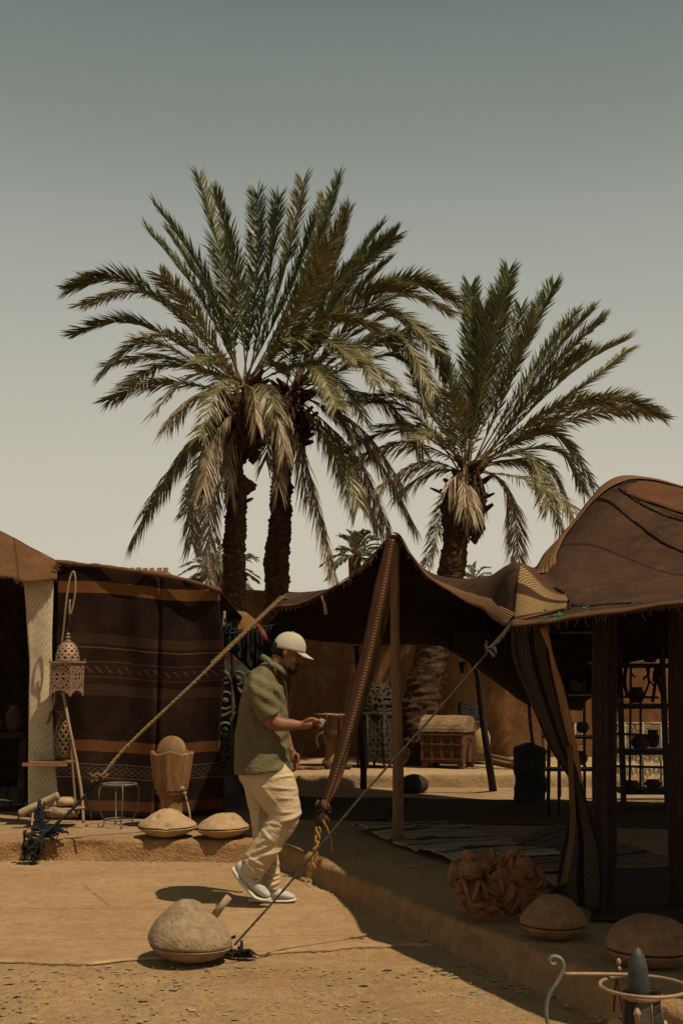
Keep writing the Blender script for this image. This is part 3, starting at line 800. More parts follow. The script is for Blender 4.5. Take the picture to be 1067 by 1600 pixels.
def on_surf_strip(S, uvp, width, mat, name, parent, n=60, off=.012, na=5, thick=.006, side=0):
    """strip following surface along (u,v) polyline, width metres"""
    pts = [Vector((p[0], p[1], 0)) for p in spline([(a, b, 0) for a, b in uvp], n)]
    pos = [S(p.x, p.y) for p in pts]; mb = MB(); rows = []; uv = []; L = 0
    for i in range(n):
        t = (pos[min(i + 1, n - 1)] - pos[max(i - 1, 0)]).normalized(); nn = S.nrm(pts[i].x, pts[i].y); b = nn.cross(t).normalized()
        if i: L += (pos[i] - pos[i - 1]).length
        w_ = width(i / (n - 1)) if callable(width) else width
        row = []; ur = []
        for k in range(na):
            f = k / (na - 1) - .5 + side
            row.append(pos[i] + b * (f * w_) + nn * (off + .004 * math.cos((f - side) * PI))); ur.append((k / (na - 1), L))
        rows.append(row); uv.append(ur)
    mb.grid(rows, uv=uv); return mb.build(name, mat, parent, solid=thick, fix=False)
def on_surf_cord(S, uvp, r, mat, name, parent, n=80, off=.012, wob=.004):
    pts = spline([(a, b, 0) for a, b in uvp], n); path = []
    for i, p in enumerate(pts):
        q = S(p[0], p[1]) + S.nrm(p[0], p[1]) * off; q += Vector((noise.noise(q * 30), 0, noise.noise(q * 30 + Vector((5, 5, 5))))) * wob; path.append(q)
    mb = MB(); mb.tube(path, [r * (1 + .35 * noise.noise(q * 40)) for q in path], 6); return mb.build(name, mat, parent)

cols = [
 [(432, 950, 10.2), (446, 927, 11.0), (436, 955, 12), (420, 972, 13), (400, 985, 14)],
 [(470, 944, 10.0), (477, 927, 10.9), (462, 960, 12), (450, 978, 13), (440, 990, 14.1)],
 [(503, 931, 9.8), (508, 923, 10.6), (500, 956, 12), (490, 980, 13.1), (480, 998, 14.2)],
 [(540, 908, 9.6), (541, 914, 10.6), (535, 952, 12), (532, 981, 13.2), (530, 1004, 14.2)],
 [(580, 873, 9.5), (579, 895, 10.6), (577, 942, 12), (575, 980, 13.2), (575, 1007, 14.2)],
 [(617, 838, 9.4), (622, 872, 10.5), (630, 930, 12), (636, 977, 13.2), (640, 1007, 14.2)],
 [(640, 869, 9.2), (646, 880, 10.2), (655, 930, 11.8), (665, 977, 13.1), (670, 1008, 14.1)],
 [(668, 901, 8.9), (674, 898, 9.7), (685, 932, 11.6), (693, 982, 12.9), (700, 1012, 13.9)],
 [(710, 926, 8.4), (716, 906, 9.2), (724, 930, 11), (731, 992, 12.6), (735, 1035, 13.6)],
 [(760, 951, 7.5), (762, 902, 8.4), (768, 925, 10.5), (773, 1000, 12.2), (775, 1065, 13.3)],
 [(799, 975, 6.7), (808, 880, 7.5), (815, 925, 9.8), (820, 1020, 12), (825, 1100, 13)],
 [(850, 974, 6.45), (852, 912, 7.3), (846, 884, 8.6), (858, 990, 11.6), (880, 1108, 12.8)],
 [(900, 967, 6.2), (895, 915, 7.0), (895, 822, 8.7), (912, 950, 11.4), (930, 1085, 12.6)],
 [(980, 957, 5.85), (972, 908, 6.8), (950, 757, 8.9), (980, 900, 11.3), (985, 1035, 12.4)],
 [(1067, 945, 5.45), (1058, 903, 6.6), (1010, 747, 9.0), (1080, 880, 11.2), (1100, 1030, 12.2)],
 [(1210, 935, 4.95), (1190, 893, 6.2), (1120, 778, 9.0), (1260, 895, 11), (1300, 1035, 12)],
 [(1480, 930, 4.6), (1450, 885, 6.0), (1330, 850, 8.9), (1500, 930, 11), (1600, 1040, 12)],
 [(1900, 935, 4.4), (1800, 900, 5.8), (1600, 890, 8.8), (1800, 950, 11), (1900, 1045, 12)],
]
S = Surf(cols)
tent = thing('nomad_tent', (1.0, 9.0, PZ), 'big brown goat hair tent with two peaks over the dark sitting area', 'tent')
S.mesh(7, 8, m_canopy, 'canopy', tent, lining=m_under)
# trims
on_surf_strip(S, [(10.9, 1.25), (11.2, 1.55), (11.6, 1.74), (12, 1.80), (12.6, 1.82), (13, 1.82), (13.5, 1.84), (14, 1.86), (15, 1.88), (16, 1.9)], .20, m_trim, 'ridge_band', tent, n=110)
on_surf_strip(S, [(5.05, .03), (6, .04), (7, .05), (8, .07), (9, .07), (10, .05)], .09, m_trim, 'edge_band', tent, n=70)
on_surf_strip(S, [(10.05, .02), (11, .02), (12, .02), (13, .02), (14, .02), (15, .02)], .055, m_trim, 'hem_band', tent, n=90)
on_surf_strip(S, [(0.05, .03), (1, .03), (2, .03), (3, .03), (4, .03), (4.9, .03)], .05, m_trim, 'edge_band', tent, n=60)
# patterned corner panel (three woven lanes)
mb = MB(); rows = []; uv = []
for i in range(40):
    f = i / 39; row = []; ur = []
    for j in range(16):
        g_ = j / 15
        u = 10.12 + f * (1.72 - .15 * abs(g_ - .7)); v = .03 + (.86 - .42 * f) * g_ + .26 * f
        row.append(S(u, v) + S.nrm(u, v) * .012); ur.append((g_, f * .55))
    rows.append(row); uv.append(ur)
mb.grid(rows, uv=uv); mb.build('patterned_corner_panel', m_pat_light, tent, solid=.006, fix=False)
on_surf_cord(S, [(11.85, .30), (11.9, .5), (11.8, .75), (11.4, .95)], .005, m_canopy, 'stitched_seam', tent, wob=.005)
on_surf_cord(S, [(11.9, .42), (12.3, .35), (12.8, .28), (13.1, .25)], .004, m_canopy, 'stitched_seam', tent, wob=.005)
on_surf_cord(S, [(12.75, 1.74), (13, 1.62), (13.5, 1.42), (14, 1.27), (14.6, 1.15), (15.5, 1.1)], .007, m_black, 'stitched_seam', tent, wob=.006)
on_surf_cord(S, [(13.45, 1.64), (13.3, 1.72), (13.45, 1.77), (13.7, 1.78), (14.2, 1.78), (14.8, 1.78), (15.2, 1.78)], .006, m_black, 'stitched_seam', tent, wob=.006)
on_surf_cord(S, [(13.45, 1.64), (13.8, 1.54), (14.2, 1.46), (14.7, 1.42), (15.2, 1.4)], .006, m_black, 'stitched_seam', tent, wob=.006)
mb = MB(); rows = []
for i in range(40):
    f = i / 39; u = 13.40 + f * 1.8; a = 1.65 - .24 * f ** .8; b = 1.68 + .10 * min(1, f * 4)
    rows.append([S(u, a + (b - a) * j / 10) + S.nrm(u, a + (b - a) * j / 10) * (.012 + .01 * noise.noise(Vector((f * 6, j * .6, 0)))) for j in range(11)])
mb.grid(rows); mb.build('cloth_patch', m_patch, tent, solid=.006, fix=False)
# green twine tufts and loose threads on the hem
for (u, v) in ((11.35, .12), (11.6, .1), (12.2, .12)):
    mb = MB(); c = S(u, v) + S.nrm(u, v) * .015
    for k in range(9 if u < 11.5 else 5):
        a = Vector((rnd.uniform(-.05, .05), -.01, rnd.uniform(-.03, .03)))
        mb.tube([c + a, c + a + Vector((rnd.uniform(-.03, .03), -.02, rnd.uniform(-.02, .02)))], [.006, .003], 5)
    mb.build('green_twine', m_green_rag, tent)
mb = MB()
for k in range(150):
    u = rnd.uniform(.1, 15); c = S(u, .0); d = Vector((rnd.uniform(-.02, .02), -.01, -rnd.uniform(.01, .05)))
    mb.tube([c, c + d * .6, c + d + Vector((rnd.uniform(-.01, .01), 0, 0))], [.0025, .002, .001], 4, cap=False)
mb.build('frayed_threads', m_trim, tent)['kind'] = 'stuff'
c = S(.25, .4); mb = MB()
for k in range(5): mb.tube([c + Vector((rnd.uniform(-.03, .03), -.02, .01)), c + Vector((rnd.uniform(-.05, .05), -.06, rnd.uniform(0, .03)))], [.012, .006], 5)
mb.build('green_twine', m_green_rag, tent)
# toggle peg hanging from the front edge
mb = MB(); c = P(503, 931, 9.78); mb.tube([c, c + Vector((.02, -.02, -.06)), c + Vector((.035, -.02, -.15))], [.008, .012, .014], 8)
mb.build('toggle_peg', m_stick, tent)
# side curtain hanging inside, right of the tied-down flap
mb = MB(); rows = []
for i in range(46):
    f = i / 45; px = 700 + (908 - 700) * f
    p = P(px, np.interp(px, [700, 735, 775, 825, 880, 908], [1011, 1036, 1066, 1101, 1108, 1110]), np.interp(px, [700, 825, 908], [13.75, 12.95, 12.75]))
    q = P(px + 10, 985 + 20 * f, 11.0)
    rows.append([q + (p - q) * (j / 14) + Vector((0, 0, -.10 * math.sin(PI * j / 14))) + Vector((0, .03 * math.sin(f * 30), 0)) for j in range(15)])
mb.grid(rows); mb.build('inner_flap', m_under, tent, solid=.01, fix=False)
mb = MB()
for k in range(12):
    c = P(722 + rnd.uniform(-5, 5), 1035, 13.5); mb.tube([c, c + Vector((rnd.uniform(-.03, .03), -.02, -.12))], [.008, .003], 4)
mb.build('frayed_tassel', m_black, tent)

# tent poles (each a pole standing on the floor)
def pole(name, pts, rads, mat, label, cat='pole', group='tent poles', rough=.004, seg=12):
    path = vs(pts, 26); fr = [i / 25 for i in range(26)]
    rr = [float(np.interp(f, np.linspace(0, 1, len(rads)), rads)) for f in fr]
    mb = MB(); mb.tube(path, rr, seg, rough=rough)
    return tag(mb.build(name, mat, origin=pts[0]), label, cat, group)
pole('tent_pole', [G(622, 1322, PZ), P(621, 1150, 9.4), P(617, 1000, 9.4), P(617, 900, 9.4), P(619, 848, 9.42)], [.046, .040, .036, .034, .030], m_pole, 'straight brown wooden pole holding up the sharp peak of the tent')
pole('tent_pole', [G(568, 1232, PZ), P(567, 1180, 14.2), P(560, 1100, 14.2), P(560, 1060, 14.2), P(557, 1009, 14.2)], [.04, .036, .032, .03, .028], m_pole_dark, 'thin dark crooked pole at the tent back edge beside the copper vessel')
pole('tent_pole', [G(770, 1236, PZ), P(762, 1180, 13.9), P(752, 1110, 13.8), P(745, 1050, 13.7), P(734, 1030, 13.6), P(733, 990, 12.7)], [.045, .042, .036, .032, .03, .03], m_pole_dark, 'crooked dark branch pole in front of the yellow can')
pole('tent_pole', [G(441, 1238, PZ), P(441, 1080, 14.0), P(441, 992, 14.0)], [.045, .04, .04], m_pole, 'brown pole at the tent back corner above the white cap')
# curved pale pole of the near corner
pole('tent_pole', [G(925, 1418, PZ), P(912, 1340, 6.95), P(905, 1260, 6.95), P(893, 1175, 6.9), P(872, 1080, 6.85), P(857, 1030, 6.8), P(846, 978, 6.75)], [.030, .030, .033, .036, .034, .031, .030], m_pole_light, 'curved pale orange branch propping up the near tent corner')
pole('tent_pole', [P(884, 1090, 6.95), P(850, 1010, 6.85), P(838, 978, 6.8)], [.014, .016, .016], m_pole_dark, 'short thin branch beside the top of the curved pale pole')
def post(name, px0, px1, ybase, ytop, D, label):
    a = P((px0 + px1) / 2, ybase, D); a.z = PZ; b = P((px0 + px1) / 2, ytop, D); wd = (px1 - px0) / F * D
    mb = MB(); n = 24; rows = []
    for i in range(n):
        f = i / (n - 1); c = a + (b - a) * f; row = []
        for k in range(16):
            an = 2 * PI * k / 16; sx = abs(math.cos(an)) ** .5 * math.copysign(1, math.cos(an)); sy = abs(math.sin(an)) ** .5 * math.copysign(1, math.sin(an))
            nn = 1 + noise.noise(Vector((sx * 2, sy * 2, f * 6))) * .12
            row.append(c + Vector((sx * wd * .5 * nn, sy * wd * .5 * nn, 0)))
        rows.append(row)
    mb.grid(rows, closeu=True); tag(mb.build(name, m_pole_dark, origin=a), label, 'post', 'dark square posts inside the tent')
post('tent_post', 925, 945, 1418, 962, 6.9, 'dark square wooden post just right of the hanging patterned band')
post('tent_post', 946, 962, 1405, 962, 7.1, 'thinner dark post touching the right side of the square post')
post('tent_post', 1045, 1074, 1400, 950, 7.1, 'dark square wooden post at the right edge of the view')

# ---- woven straps
def ribbon(name, path, widths, wdir, mat, label=None, cat=None, parent=None, n=90, thick=.008, wav=.006, na=7, curl=0):
    pts = vs(path, n); mb = MB(); rows = []; uv = []; L = 0
    for i, p in enumerate(pts):
        if i: L += (p - pts[i - 1]).length
        f = i / (n - 1); w_ = float(np.interp(f, np.linspace(0, 1, len(widths)), widths))
        t = (pts[min(i + 1, n - 1)] - pts[max(i - 1, 0)]).normalized()
        if isinstance(wdir, list):
            wd_ = Vector([float(np.interp(f, np.linspace(0, 1, len(wdir)), [q[k] for q in wdir])) for k in range(3)])
        else: wd_ = Vector(wdir)
        b = (wd_ - t * wd_.dot(t)).normalized(); nn = t.cross(b)
        row = []; ur = []
        for k in range(na):
            s_ = k / (na - 1) - .5
            row.append(p + b * (s_ * w_) + nn * (curl * w_ * math.cos(s_ * PI) + wav * noise.noise(p * 6 + b * s_ * 3))); ur.append((k / (na - 1), L))
        rows.append(row); uv.append(ur)
    mb.grid(rows, uv=uv); o = mb.build(name, mat, parent, origin=None if parent else pts[-1], solid=thick, fix=False)
    if not parent: tag(o, label, cat)
    return o
stay = thing('woven_stay', P(490, 1365, 9.1), 'red brown woven strap running from the tent peak down to a yellow rope', 'strap')
ribbon('strap', [P(611, 842, 9.36), P(592, 935, 9.32), P(574, 1020, 9.3), P(548, 1120, 9.25), P(525, 1200, 9.22), P(507, 1255, 9.2)], [.07, .105, .105, .10, .085, .068, .05], (1, .1, .3), m_strap, parent=stay, n=130, wav=.008, curl=.08)
ribbon('strap_lining', [P(622, 846, 9.5), P(609, 930, 9.46), P(588, 1020, 9.42), P(560, 1120, 9.35), P(532, 1210, 9.27), P(509, 1258, 9.22)], [.04, .06, .05, .045, .04, .035], (1, -.4, .3), m_canopy2, parent=stay, n=90, wav=.015)
mb = MB(); c = P(505, 1268, 9.18)
for k in range(34):
    q = c + Vector((rnd.uniform(-.035, .035), rnd.uniform(-.03, .03), rnd.uniform(-.06, .09)))
    mb.tube([q, q + Vector((rnd.uniform(-.025, .025), -.012, -.03)), q + Vector((rnd.uniform(-.03, .03), 0, -rnd.uniform(.04, .08)))], [.012, .011, .004], 6)
mb.build('cloth_knot', m_canopy2, stay)
mb = MB(); c = P(500, 1284, 9.15)
mb.tube([c + Vector((.02, 0, .06)), c, c + Vector((-.005, 0, -.05))], [.022, .027, .018], 8, rough=.008)
mb.build('black_binding', m_black, stay)
mb = MB(); a = P(499, 1292, 9.14); b = P(488, 1358, 9.06)
for s_ in range(3):
    path = [a + (b - a) * (i / 40) + Vector((math.cos(i * (.3 + .12 * s_) + s_ * 2.1), math.sin(i * .35 + s_ * 2.1), .4 * math.sin(i * .9))) * (.013 + .014 * noise.noise(Vector((i * .2, s_, 0)))) for i in range(41)]
    mb.tube(path, .0085, 6)
mb.tube([a + Vector((.09, -.02, -.10)), a + Vector((.095, -.02, -.17)), a + Vector((.085, -.02, -.22))], [.006, .007, .004], 6)
mb.tube([a + Vector((.02, 0, .06)), a + Vector((.055, -.02, 0)), a + Vector((.09, -.02, -.10))], [.006, .006, .005], 6)
mb.build('yellow_rope', m_yellow, stay)

# black patterned band at the near corner, twisted round the curved pole
bandt = thing('hanging_band', G(905, 1425, PZ), 'black zigzag patterned band hanging from the tent corner to the stone', 'band')
ribbon('upper_band', [P(826, 978, 6.74), P(832, 1030, 6.75), P(852, 1100, 6.78), P(876, 1170, 6.8), P(897, 1215, 6.8)], [.19, .19, .15, .11, .07], [(1, .15, 0), (1, .2, .35), (.7, .5, .2)], m_pat_dark, parent=bandt, wav=.012, curl=.08)
ribbon('band_edge', [P(800, 980, 6.66), P(806, 1035, 6.7), P(833, 1100, 6.76), P(862, 1165, 6.8), P(891, 1215, 6.8)], [.018, .02, .024, .028, .02], (1, -.3, .2), m_trimdark, parent=bandt)
ribbon('lower_band', [P(893, 1200, 6.78), P(903, 1260, 6.74), P(908, 1320, 6.72), P(907, 1370, 6.68), P(908, 1415, 6.62)], [.07, .12, .165, .225, .25, .23], [(.6, .6, 0), (1, .2, 0), (1, .1, 0)], m_pat_dark, parent=bandt, wav=.02, curl=-.06, n=110)
ribbon('band_lining', [P(890, 1165, 6.72), P(893, 1240, 6.68), P(893, 1300, 6.66), P(886, 1350, 6.62), P(876, 1392, 6.5)], [.03, .03, .026, .035, .03], (1, -.5, 0), m_trim, parent=bandt)
mb = MB(); c = P(868, 1396, 6.42)
for k in range(30):
    q = c + Vector((rnd.uniform(-.045, .05), rnd.uniform(-.03, .03), rnd.uniform(-.02, .04)))
    mb.tube([q, q + Vector((rnd.uniform(-.05, .05), -.01, rnd.uniform(-.03, .03)))], [.011, .006], 5)
mb.build('tied_knot', m_black, bandt)

# ---- tent behind on the left
cols2 = [
 [(-420, 915, 10.6), (-420, 800, 11.6), (-420, 760, 12.6), (-420, 860, 15)],
 [(-150, 905, 10.8), (-150, 820, 11.6), (-150, 770, 12.4), (-120, 870, 15)],
 [(0, 900, 11.0), (0, 858, 11.5), (0, 833, 12.1), (20, 885, 15)],
 [(42, 908, 11.05), (44, 868, 11.5), (45, 857, 12.1), (60, 890, 15)],
 [(90, 903, 11.2), (90, 885, 11.5), (91, 880, 12.0), (100, 893, 15)],
]
S2 = Surf(cols2)
tentl = thing('nomad_tent', (-3.0, 11.2, PZ), 'lower brown goat hair tent at the left edge with dark interior', 'tent')
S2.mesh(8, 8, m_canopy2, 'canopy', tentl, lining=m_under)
on_surf_strip(S2, [(0, 1.95), (1, 1.98), (2, 2.0), (3, 2.0), (3.95, 1.98)], .05, m_trim, 'ridge_band', tentl)
mb = MB()
for k in range(70):
    u = rnd.uniform(1.5, 4); c = S2(u, 0); d = Vector((rnd.uniform(-.02, .02), -.01, -rnd.uniform(.01, .05)))
    mb.tube([c, c + d], [.003, .001], 4, cap=False)
mb.build('frayed_threads', m_canopy2, tentl)['kind'] = 'stuff'
# roof over the rug wall
mb = MB(); rows = []
tops = [(-100, 893), (88, 879), (150, 885), (220, 894), (290, 906), (342, 920)]
for i in range(50):
    px = -100 + 442 * i / 49; py = np.interp(px, [t[0] for t in tops], [t[1] for t in tops]) + 2
    a = P(px, py, 11.53); rows.append([a + Vector((0, j * .45, -.02 * j - .09 * (1 if j > 6 else 0) + noise.noise(Vector((i * .3, j, 0))) * .015)) for j in range(8)])
mb.grid(rows); mb.build('rear_roof', m_canopy, tentl, solid=.01, fix=False)
# dark back curtain of the left tent
mb = MB(); rows = []
for i in range(61):
    x = -6 + i * .055 * 1.35; rows.append([(x, 13.6 + .06 * math.sin(i * .9) + .03 * noise.noise(Vector((i * .4, j, 0))), PZ + j * .24) for j in range(11)])
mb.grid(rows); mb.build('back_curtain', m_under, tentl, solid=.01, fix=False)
# side wall, striped rug
mb = MB(); rows = []; uv = []
a0 = P(86, 880, 11.5); a1 = P(345, 915, 11.5); NU = 120
for i in range(NU):
    f = i / (NU - 1); px = 86 + (346 - 86) * f
    if f > .9: px = px
    top = P(px, np.interp(px, [88, 150, 220, 290, 346], [879, 885, 894, 907, 924]), 11.5).z
    row = []; ur = []
    for j in range(50):
        g_ = j / 49; z = .195 + (top - .195) * g_
        x = P(px, 1100, 11.5).x
        x += (.025 * math.sin(z * 5) + .02 * (1 - g_)) * (f > .97)
        drape = (.035 * math.sin(x * 9 + z * .7) + .05 * math.sin(x * 3.3 + 1)) * (1.1 - .6 * g_) + noise.noise(Vector((x * 4, z * 1.6, 0))) * .04
        drape += .06 * math.exp(-((x + 1.72) / .02) ** 2) * (1 - g_ * .5)
        row.append((x, 11.5 + drape - .12 * max(0, (.25 - g_)), z + .02 * math.sin(x * 4) * (1 - g_))); ur.append((x, z - .18 + .11 + .05 * math.sin((x + 2) * 1.6) * g_ - .012 * math.sin(x * 5)))
    rows.append(row); uv.append(ur)
mb.grid(rows, uv=uv)
rug = thing('striped_side_wall', (a0.x / 2 + a1.x / 2, 11.5, PZ), 'tall dark kilim wall with orange and brown stripes between lantern and man', 'kilim')
mb.build('kilim', m_rugwall, rug, solid=.01, fix=False)
mb = MB()
path = [P(px, np.interp(px, [88, 150, 220, 290, 346], [879, 885, 894, 907, 924]) - .5, 11.46) for px in np.linspace(88, 345, 60)]
mb.tube(path, .022, 8, rough=.012); mb.build('rolled_hem', m_canopy2, rug)
mb = MB()
for k in range(14):
    c = P(88 + rnd.uniform(-3, 4), 882 + rnd.uniform(-3, 10), 11.3); mb.tube([c, c + Vector((rnd.uniform(-.04, .05), -.03, rnd.uniform(-.05, .04)))], [.006, .003], 5)
mb.build('lashing', m_rope_tan, rug)

# cream hanging strip
mb = MB(); rows = []; uv = []
for i in range(60):
    g_ = i / 59; py = 897 + (1262 - 897) * g_
    xl = np.interp(py, [897, 950, 1030, 1150, 1262], [37, 41, 46, 45, 45]); xr = np.interp(py, [897, 1000, 1080, 1150, 1200, 1262], [85, 82, 81, 84, 87, 93])
    row = []; ur = []
    for j in range(12):
        f = j / 11; p = P(xl + (xr - xl) * f, py + (4 * (1 - g_)), 11.27 - .15 * g_ * g_); p.y += .012 * math.sin(f * 5 + g_ * 4) + .012 * math.sin(g_ * 20) * .4
        row.append(p); ur.append((f, g_ * 2.13))
    rows.append(row); uv.append(ur)
mb.grid(rows, uv=uv); o = mb.build('hanging_cloth', m_white, origin=P(66, 1262, 11.1), solid=.008, fix=False)
tag(o, 'long cream brocade cloth strip hanging from the left tent edge', 'cloth')
# log the strip is tied to
pole('log', [P(32, 1272, 10.85) , P(50, 1262, 10.85), P(75, 1250, 10.9), P(92, 1243, 10.9)], [.035, .032, .03, .036], m_stick, 'short bleached log at the foot of the cream cloth', 'log', None, .006)

# ---- ropes
def rope(name, path, r, mat, label, n=120, sag=0, seg=7, parent=None, uvm=False):
    pts = vs(path, n)
    if sag:
        for i, p in enumerate(pts): p.z -= sag * math.sin(PI * i / (n - 1))
    mb = MB(); rows = []; uv = []; L = 0
    for i, p in enumerate(pts):
        t = (pts[min(i + 1, n - 1)] - pts[max(i - 1, 0)]).normalized(); b = Vector((0, 1, 0)) - t * t.y; b.normalize(); nn = t.cross(b)
        if i: L += (p - pts[i - 1]).length
        row = []; ur = []
        for k in range(seg + 1):
            a = 2 * PI * k / seg; rr = r * (1 + .08 * math.sin(a * 2 + L * 160)) + (noise.noise(p * 30) * r * .2)
            row.append(p + nn * (rr * math.cos(a)) + b * (rr * math.sin(a))); ur.append((k / seg, L))
        rows.append(row); uv.append(ur)
    mb.grid(rows, uv=uv)
    if parent: return mb.build(name, mat, parent)
    return tag(mb.build(name, mat, origin=pts[-1]), label, 'rope')
guy = thing('guy_rope', P(45, 1333, 10.05), 'thick tan braided guy rope running down left in front of the kilim wall', 'rope')
rope('tan_braid', [P(447, 930, 10.15), P(400, 973, 10.14), P(300, 1070, 10.12), P(200, 1165, 10.1), P(158, 1215, 10.08)], .0145, m_rope_tan, None, 300, .0, parent=guy)
rope('tan_braid', [P(440, 931, 10.19), P(398, 971, 10.18), P(330, 1036, 10.16)], .009, m_rope_tan, None, 160, parent=guy)
rope('blue_cord', [P(160, 1212, 10.08), P(120, 1258, 10.05), P(85, 1290, 10.02), P(66, 1305, 9.98), P(50, 1325, 9.9)], .011, m_blue, None, 120, parent=guy)
mb = MB(); c = P(156, 1217, 10.06)
for k in range(9):
    a = c + Vector((rnd.uniform(-.05, .05), -.01, rnd.uniform(-.04, .04)))
    mb.tube([a + Vector((-.03, 0, .025)), a + Vector((0, -.03, 0)), a + Vector((.03, 0, .03))], .010, 6)
mb.build('knot', m_rope_tan, guy)
def tangle(mb, c, size, n, r, rr_):
    for k in range(n):
        a = Vector(c) + Vector([rr_.uniform(-s_, s_) for s_ in size]); pts_ = [a]
        for q in range(4): pts_.append(pts_[-1] + Vector([rr_.uniform(-s_, s_) * .8 for s_ in size]))
        pts_ = [Vector((max(min(p_.x, c[0] + size[0]), c[0] - size[0]), max(min(p_.y, c[1] + size[1]), c[1] - size[1]), max(p_.z, .02))) for p_ in pts_]
        mb.tube(vs(pts_, 14), r * rr_.uniform(.7, 1.2), 6)
rq = random.Random(3)
mb = MB(); tangle(mb, P(62, 1280, 10.3), (.03, .025, .06), 34, .0075, rq); tangle(mb, P(72, 1298, 10.08), (.10, .05, .03), 40, .006, rq); tangle(mb, P(92, 1297, 10.05), (.07, .03, .02), 14, .006, rq)
mb.build('blue_tangle', m_blue, guy)['kind'] = 'stuff'
mb = MB(); tangle(mb, P(52, 1322, 9.93), (.075, .06, .06), 50, .007, rq); mb.build('blue_tangle', m_black, guy)['kind'] = 'stuff'
mb = MB(); a = P(148, 1235, 10.0)
mb.tube(vs([P(132, 1240, 10.05), P(140, 1262, 10.05), P(143, 1280, 10.05)], 10), .007, 6); mb.build('loose_end', m_blue, guy)
mb = MB(); mb.tube([G(62, 1288, PZ), P(62, 1270, 10.35), P(63, 1250, 10.35)], [.02, .018, .014], 8); mb.build('stake', m_pole_dark, guy)
mb = MB(); c = P(44, 1318, 9.97); mb.tube([P(38, 1338, 9.95), P(38, 1302, 9.98), P(58, 1300, 9.98), P(64, 1304, 10.0)], .006, 6); mb.build('wire_hook', m_iron, guy)

near = thing('guy_rope', G(372, 1480, .02), 'thin dark guy rope slanting from the tent corner to the grey stone', 'rope')
rope('cord', [P(796, 978, 6.66), P(690, 1100, 6.66), P(560, 1246, 6.66), P(450, 1380, 6.64), P(366, 1477, 6.62)], .0062, m_rope, None, 260, .012, parent=near)
rope('corner_cord', [P(800, 972, 6.66), P(782, 996, 6.66), P(766, 1013, 6.66)], .013, m_rope, None, 60, parent=near)
mb = MB(); tangle(mb, P(766, 1015, 6.65), (.025, .02, .03), 6, .007, rq); mb.build('knot', m_rope, near)
mb = MB()
for k in range(70):
    a = G(388 + rnd.uniform(-14, 6), 1490, .03) + Vector((0, rnd.uniform(-.02, .02), rnd.uniform(-.015, .02))); mb.tube([a, a + Vector((rnd.uniform(-.05, .05), rnd.uniform(-.02, .02), rnd.uniform(-.02, .02)))], [.008, .002], 4)
tangle(mb, G(366, 1488, .03), (.04, .03, .03), 10, .009, rq)
mb.build('black_tassel', m_black, near)
rope('rope', [P(826, 1101, 12.93), P(828, 1130, 12.95), P(832, 1166, 13.0)], .018, m_rope, 'short rope tying the inner tent flap to the dark pierced stone', 40)
rope('rope', [P(640, 985, 12.9), P(690, 1010, 12.4), P(790, 1050, 11.5)], .004, m_rope, 'thin slack line crossing the dark flap beneath the tent roof', 40)
# ================================================================== OBJECTS
def quern(label, px, ybase, z, wpx, prof_up, prof_lo, mats, seedv, hole=None, dents=(), handle=None, D=None, tilt=0, group='stone querns', amp=.017, seamgap=.006):
    """profiles: (radius factor, height factor) relative to the half width"""
    c = G(px, ybase, z) if D is None else Vector((P(px, ybase, D).x, D, z))
    Rr = wpx / 2 / F * c.y * 1.0
    c = Vector((c.x, c.y + Rr * .35 if D is None else c.y, z))
    th = thing('quern_stone', c, label, 'quern stone', group)
    def dsp(q, a):
        n_ = noise.noise(Vector((q.x * 2.6 + seedv * 3, q.y * 2.6, q.z * 3))) * amp * 1.0 + noise.noise(Vector((q.x * 5 + seedv, q.y * 5, q.z * 7))) * amp + noise.noise(Vector((q.x * 16 + seedv, q.y * 16, q.z * 20))) * amp * .35 + noise.noise(Vector((q.x * 45 + seedv, q.y * 45, q.z * 50))) * amp * .18
        d_ = Vector((q.x, q.y, q.z * .6)); L = d_.length
        if L > 1e-6: q = q + d_ / L * n_
        for (da, dr, dz, dw, dd) in dents:
            cc = Vector((math.cos(da) * dr * Rr, math.sin(da) * dr * Rr, dz * Rr)); g_ = math.exp(-((q - cc).length / (dw * Rr)) ** 2)
            q = q - (q.normalized() * dd * Rr * g_)
        q.z += q.x * tilt
        return q
    def prof(pr, n):
        return [(max(.002, a * Rr), b * Rr) for a, b, _ in spline([(a, b, 0) for a, b in pr], n)]
    mb = MB(); mb.lathe(c, prof(prof_up, 40), 72, disp=dsp); mb.build('upper_stone', mats[0], th)
    mb = MB(); mb.lathe(c, prof(prof_lo, 26), 72, disp=dsp); mb.build('lower_stone', mats[1], th)
    if handle:
        mb = MB(); a = c + Vector(handle[0]) * Rr; b = c + Vector(handle[1]) * Rr
        mb.tube([a, (a + b) / 2, b], [.021, .019, .020], 12, rough=.003); mb.build('handle', m_stick, th)
    return th
UP_FLAT = [(.86, .385), (.96, .39), (.97, .44), (.80, .60), (.52, .80), (.25, .90), (0, .92)]
LO_FLAT = [(.0, .0), (.35, .01), (.62, .10), (.88, .24), (1.0, .335), (.97, .355), (.86, .36), (.5, .36), (0, .36)]
front = -PI / 2
quern('left of the two pale querns on the kerb, chipped along its seam', 261, 1296, PZ, 88, UP_FLAT, LO_FLAT, [m_quern, m_quern], 1,
      D=10.26, dents=[(front - .55, .62, .76, .08, .12), (front + .1, .98, .37, .16, .12), (front + .15, .9, .46, .09, .07)])
quern('right of the two pale querns on the kerb, with a socket hole on top', 349, 1296, PZ, 83, [(.86, .385), (.96, .39), (.97, .44), (.75, .60), (.42, .82), (.2, .88), (0, .90)], LO_FLAT, [m_quern, m_quern_low], 5,
      D=10.22, dents=[(front + .75, .62, .74, .09, .14)], tilt=.03)
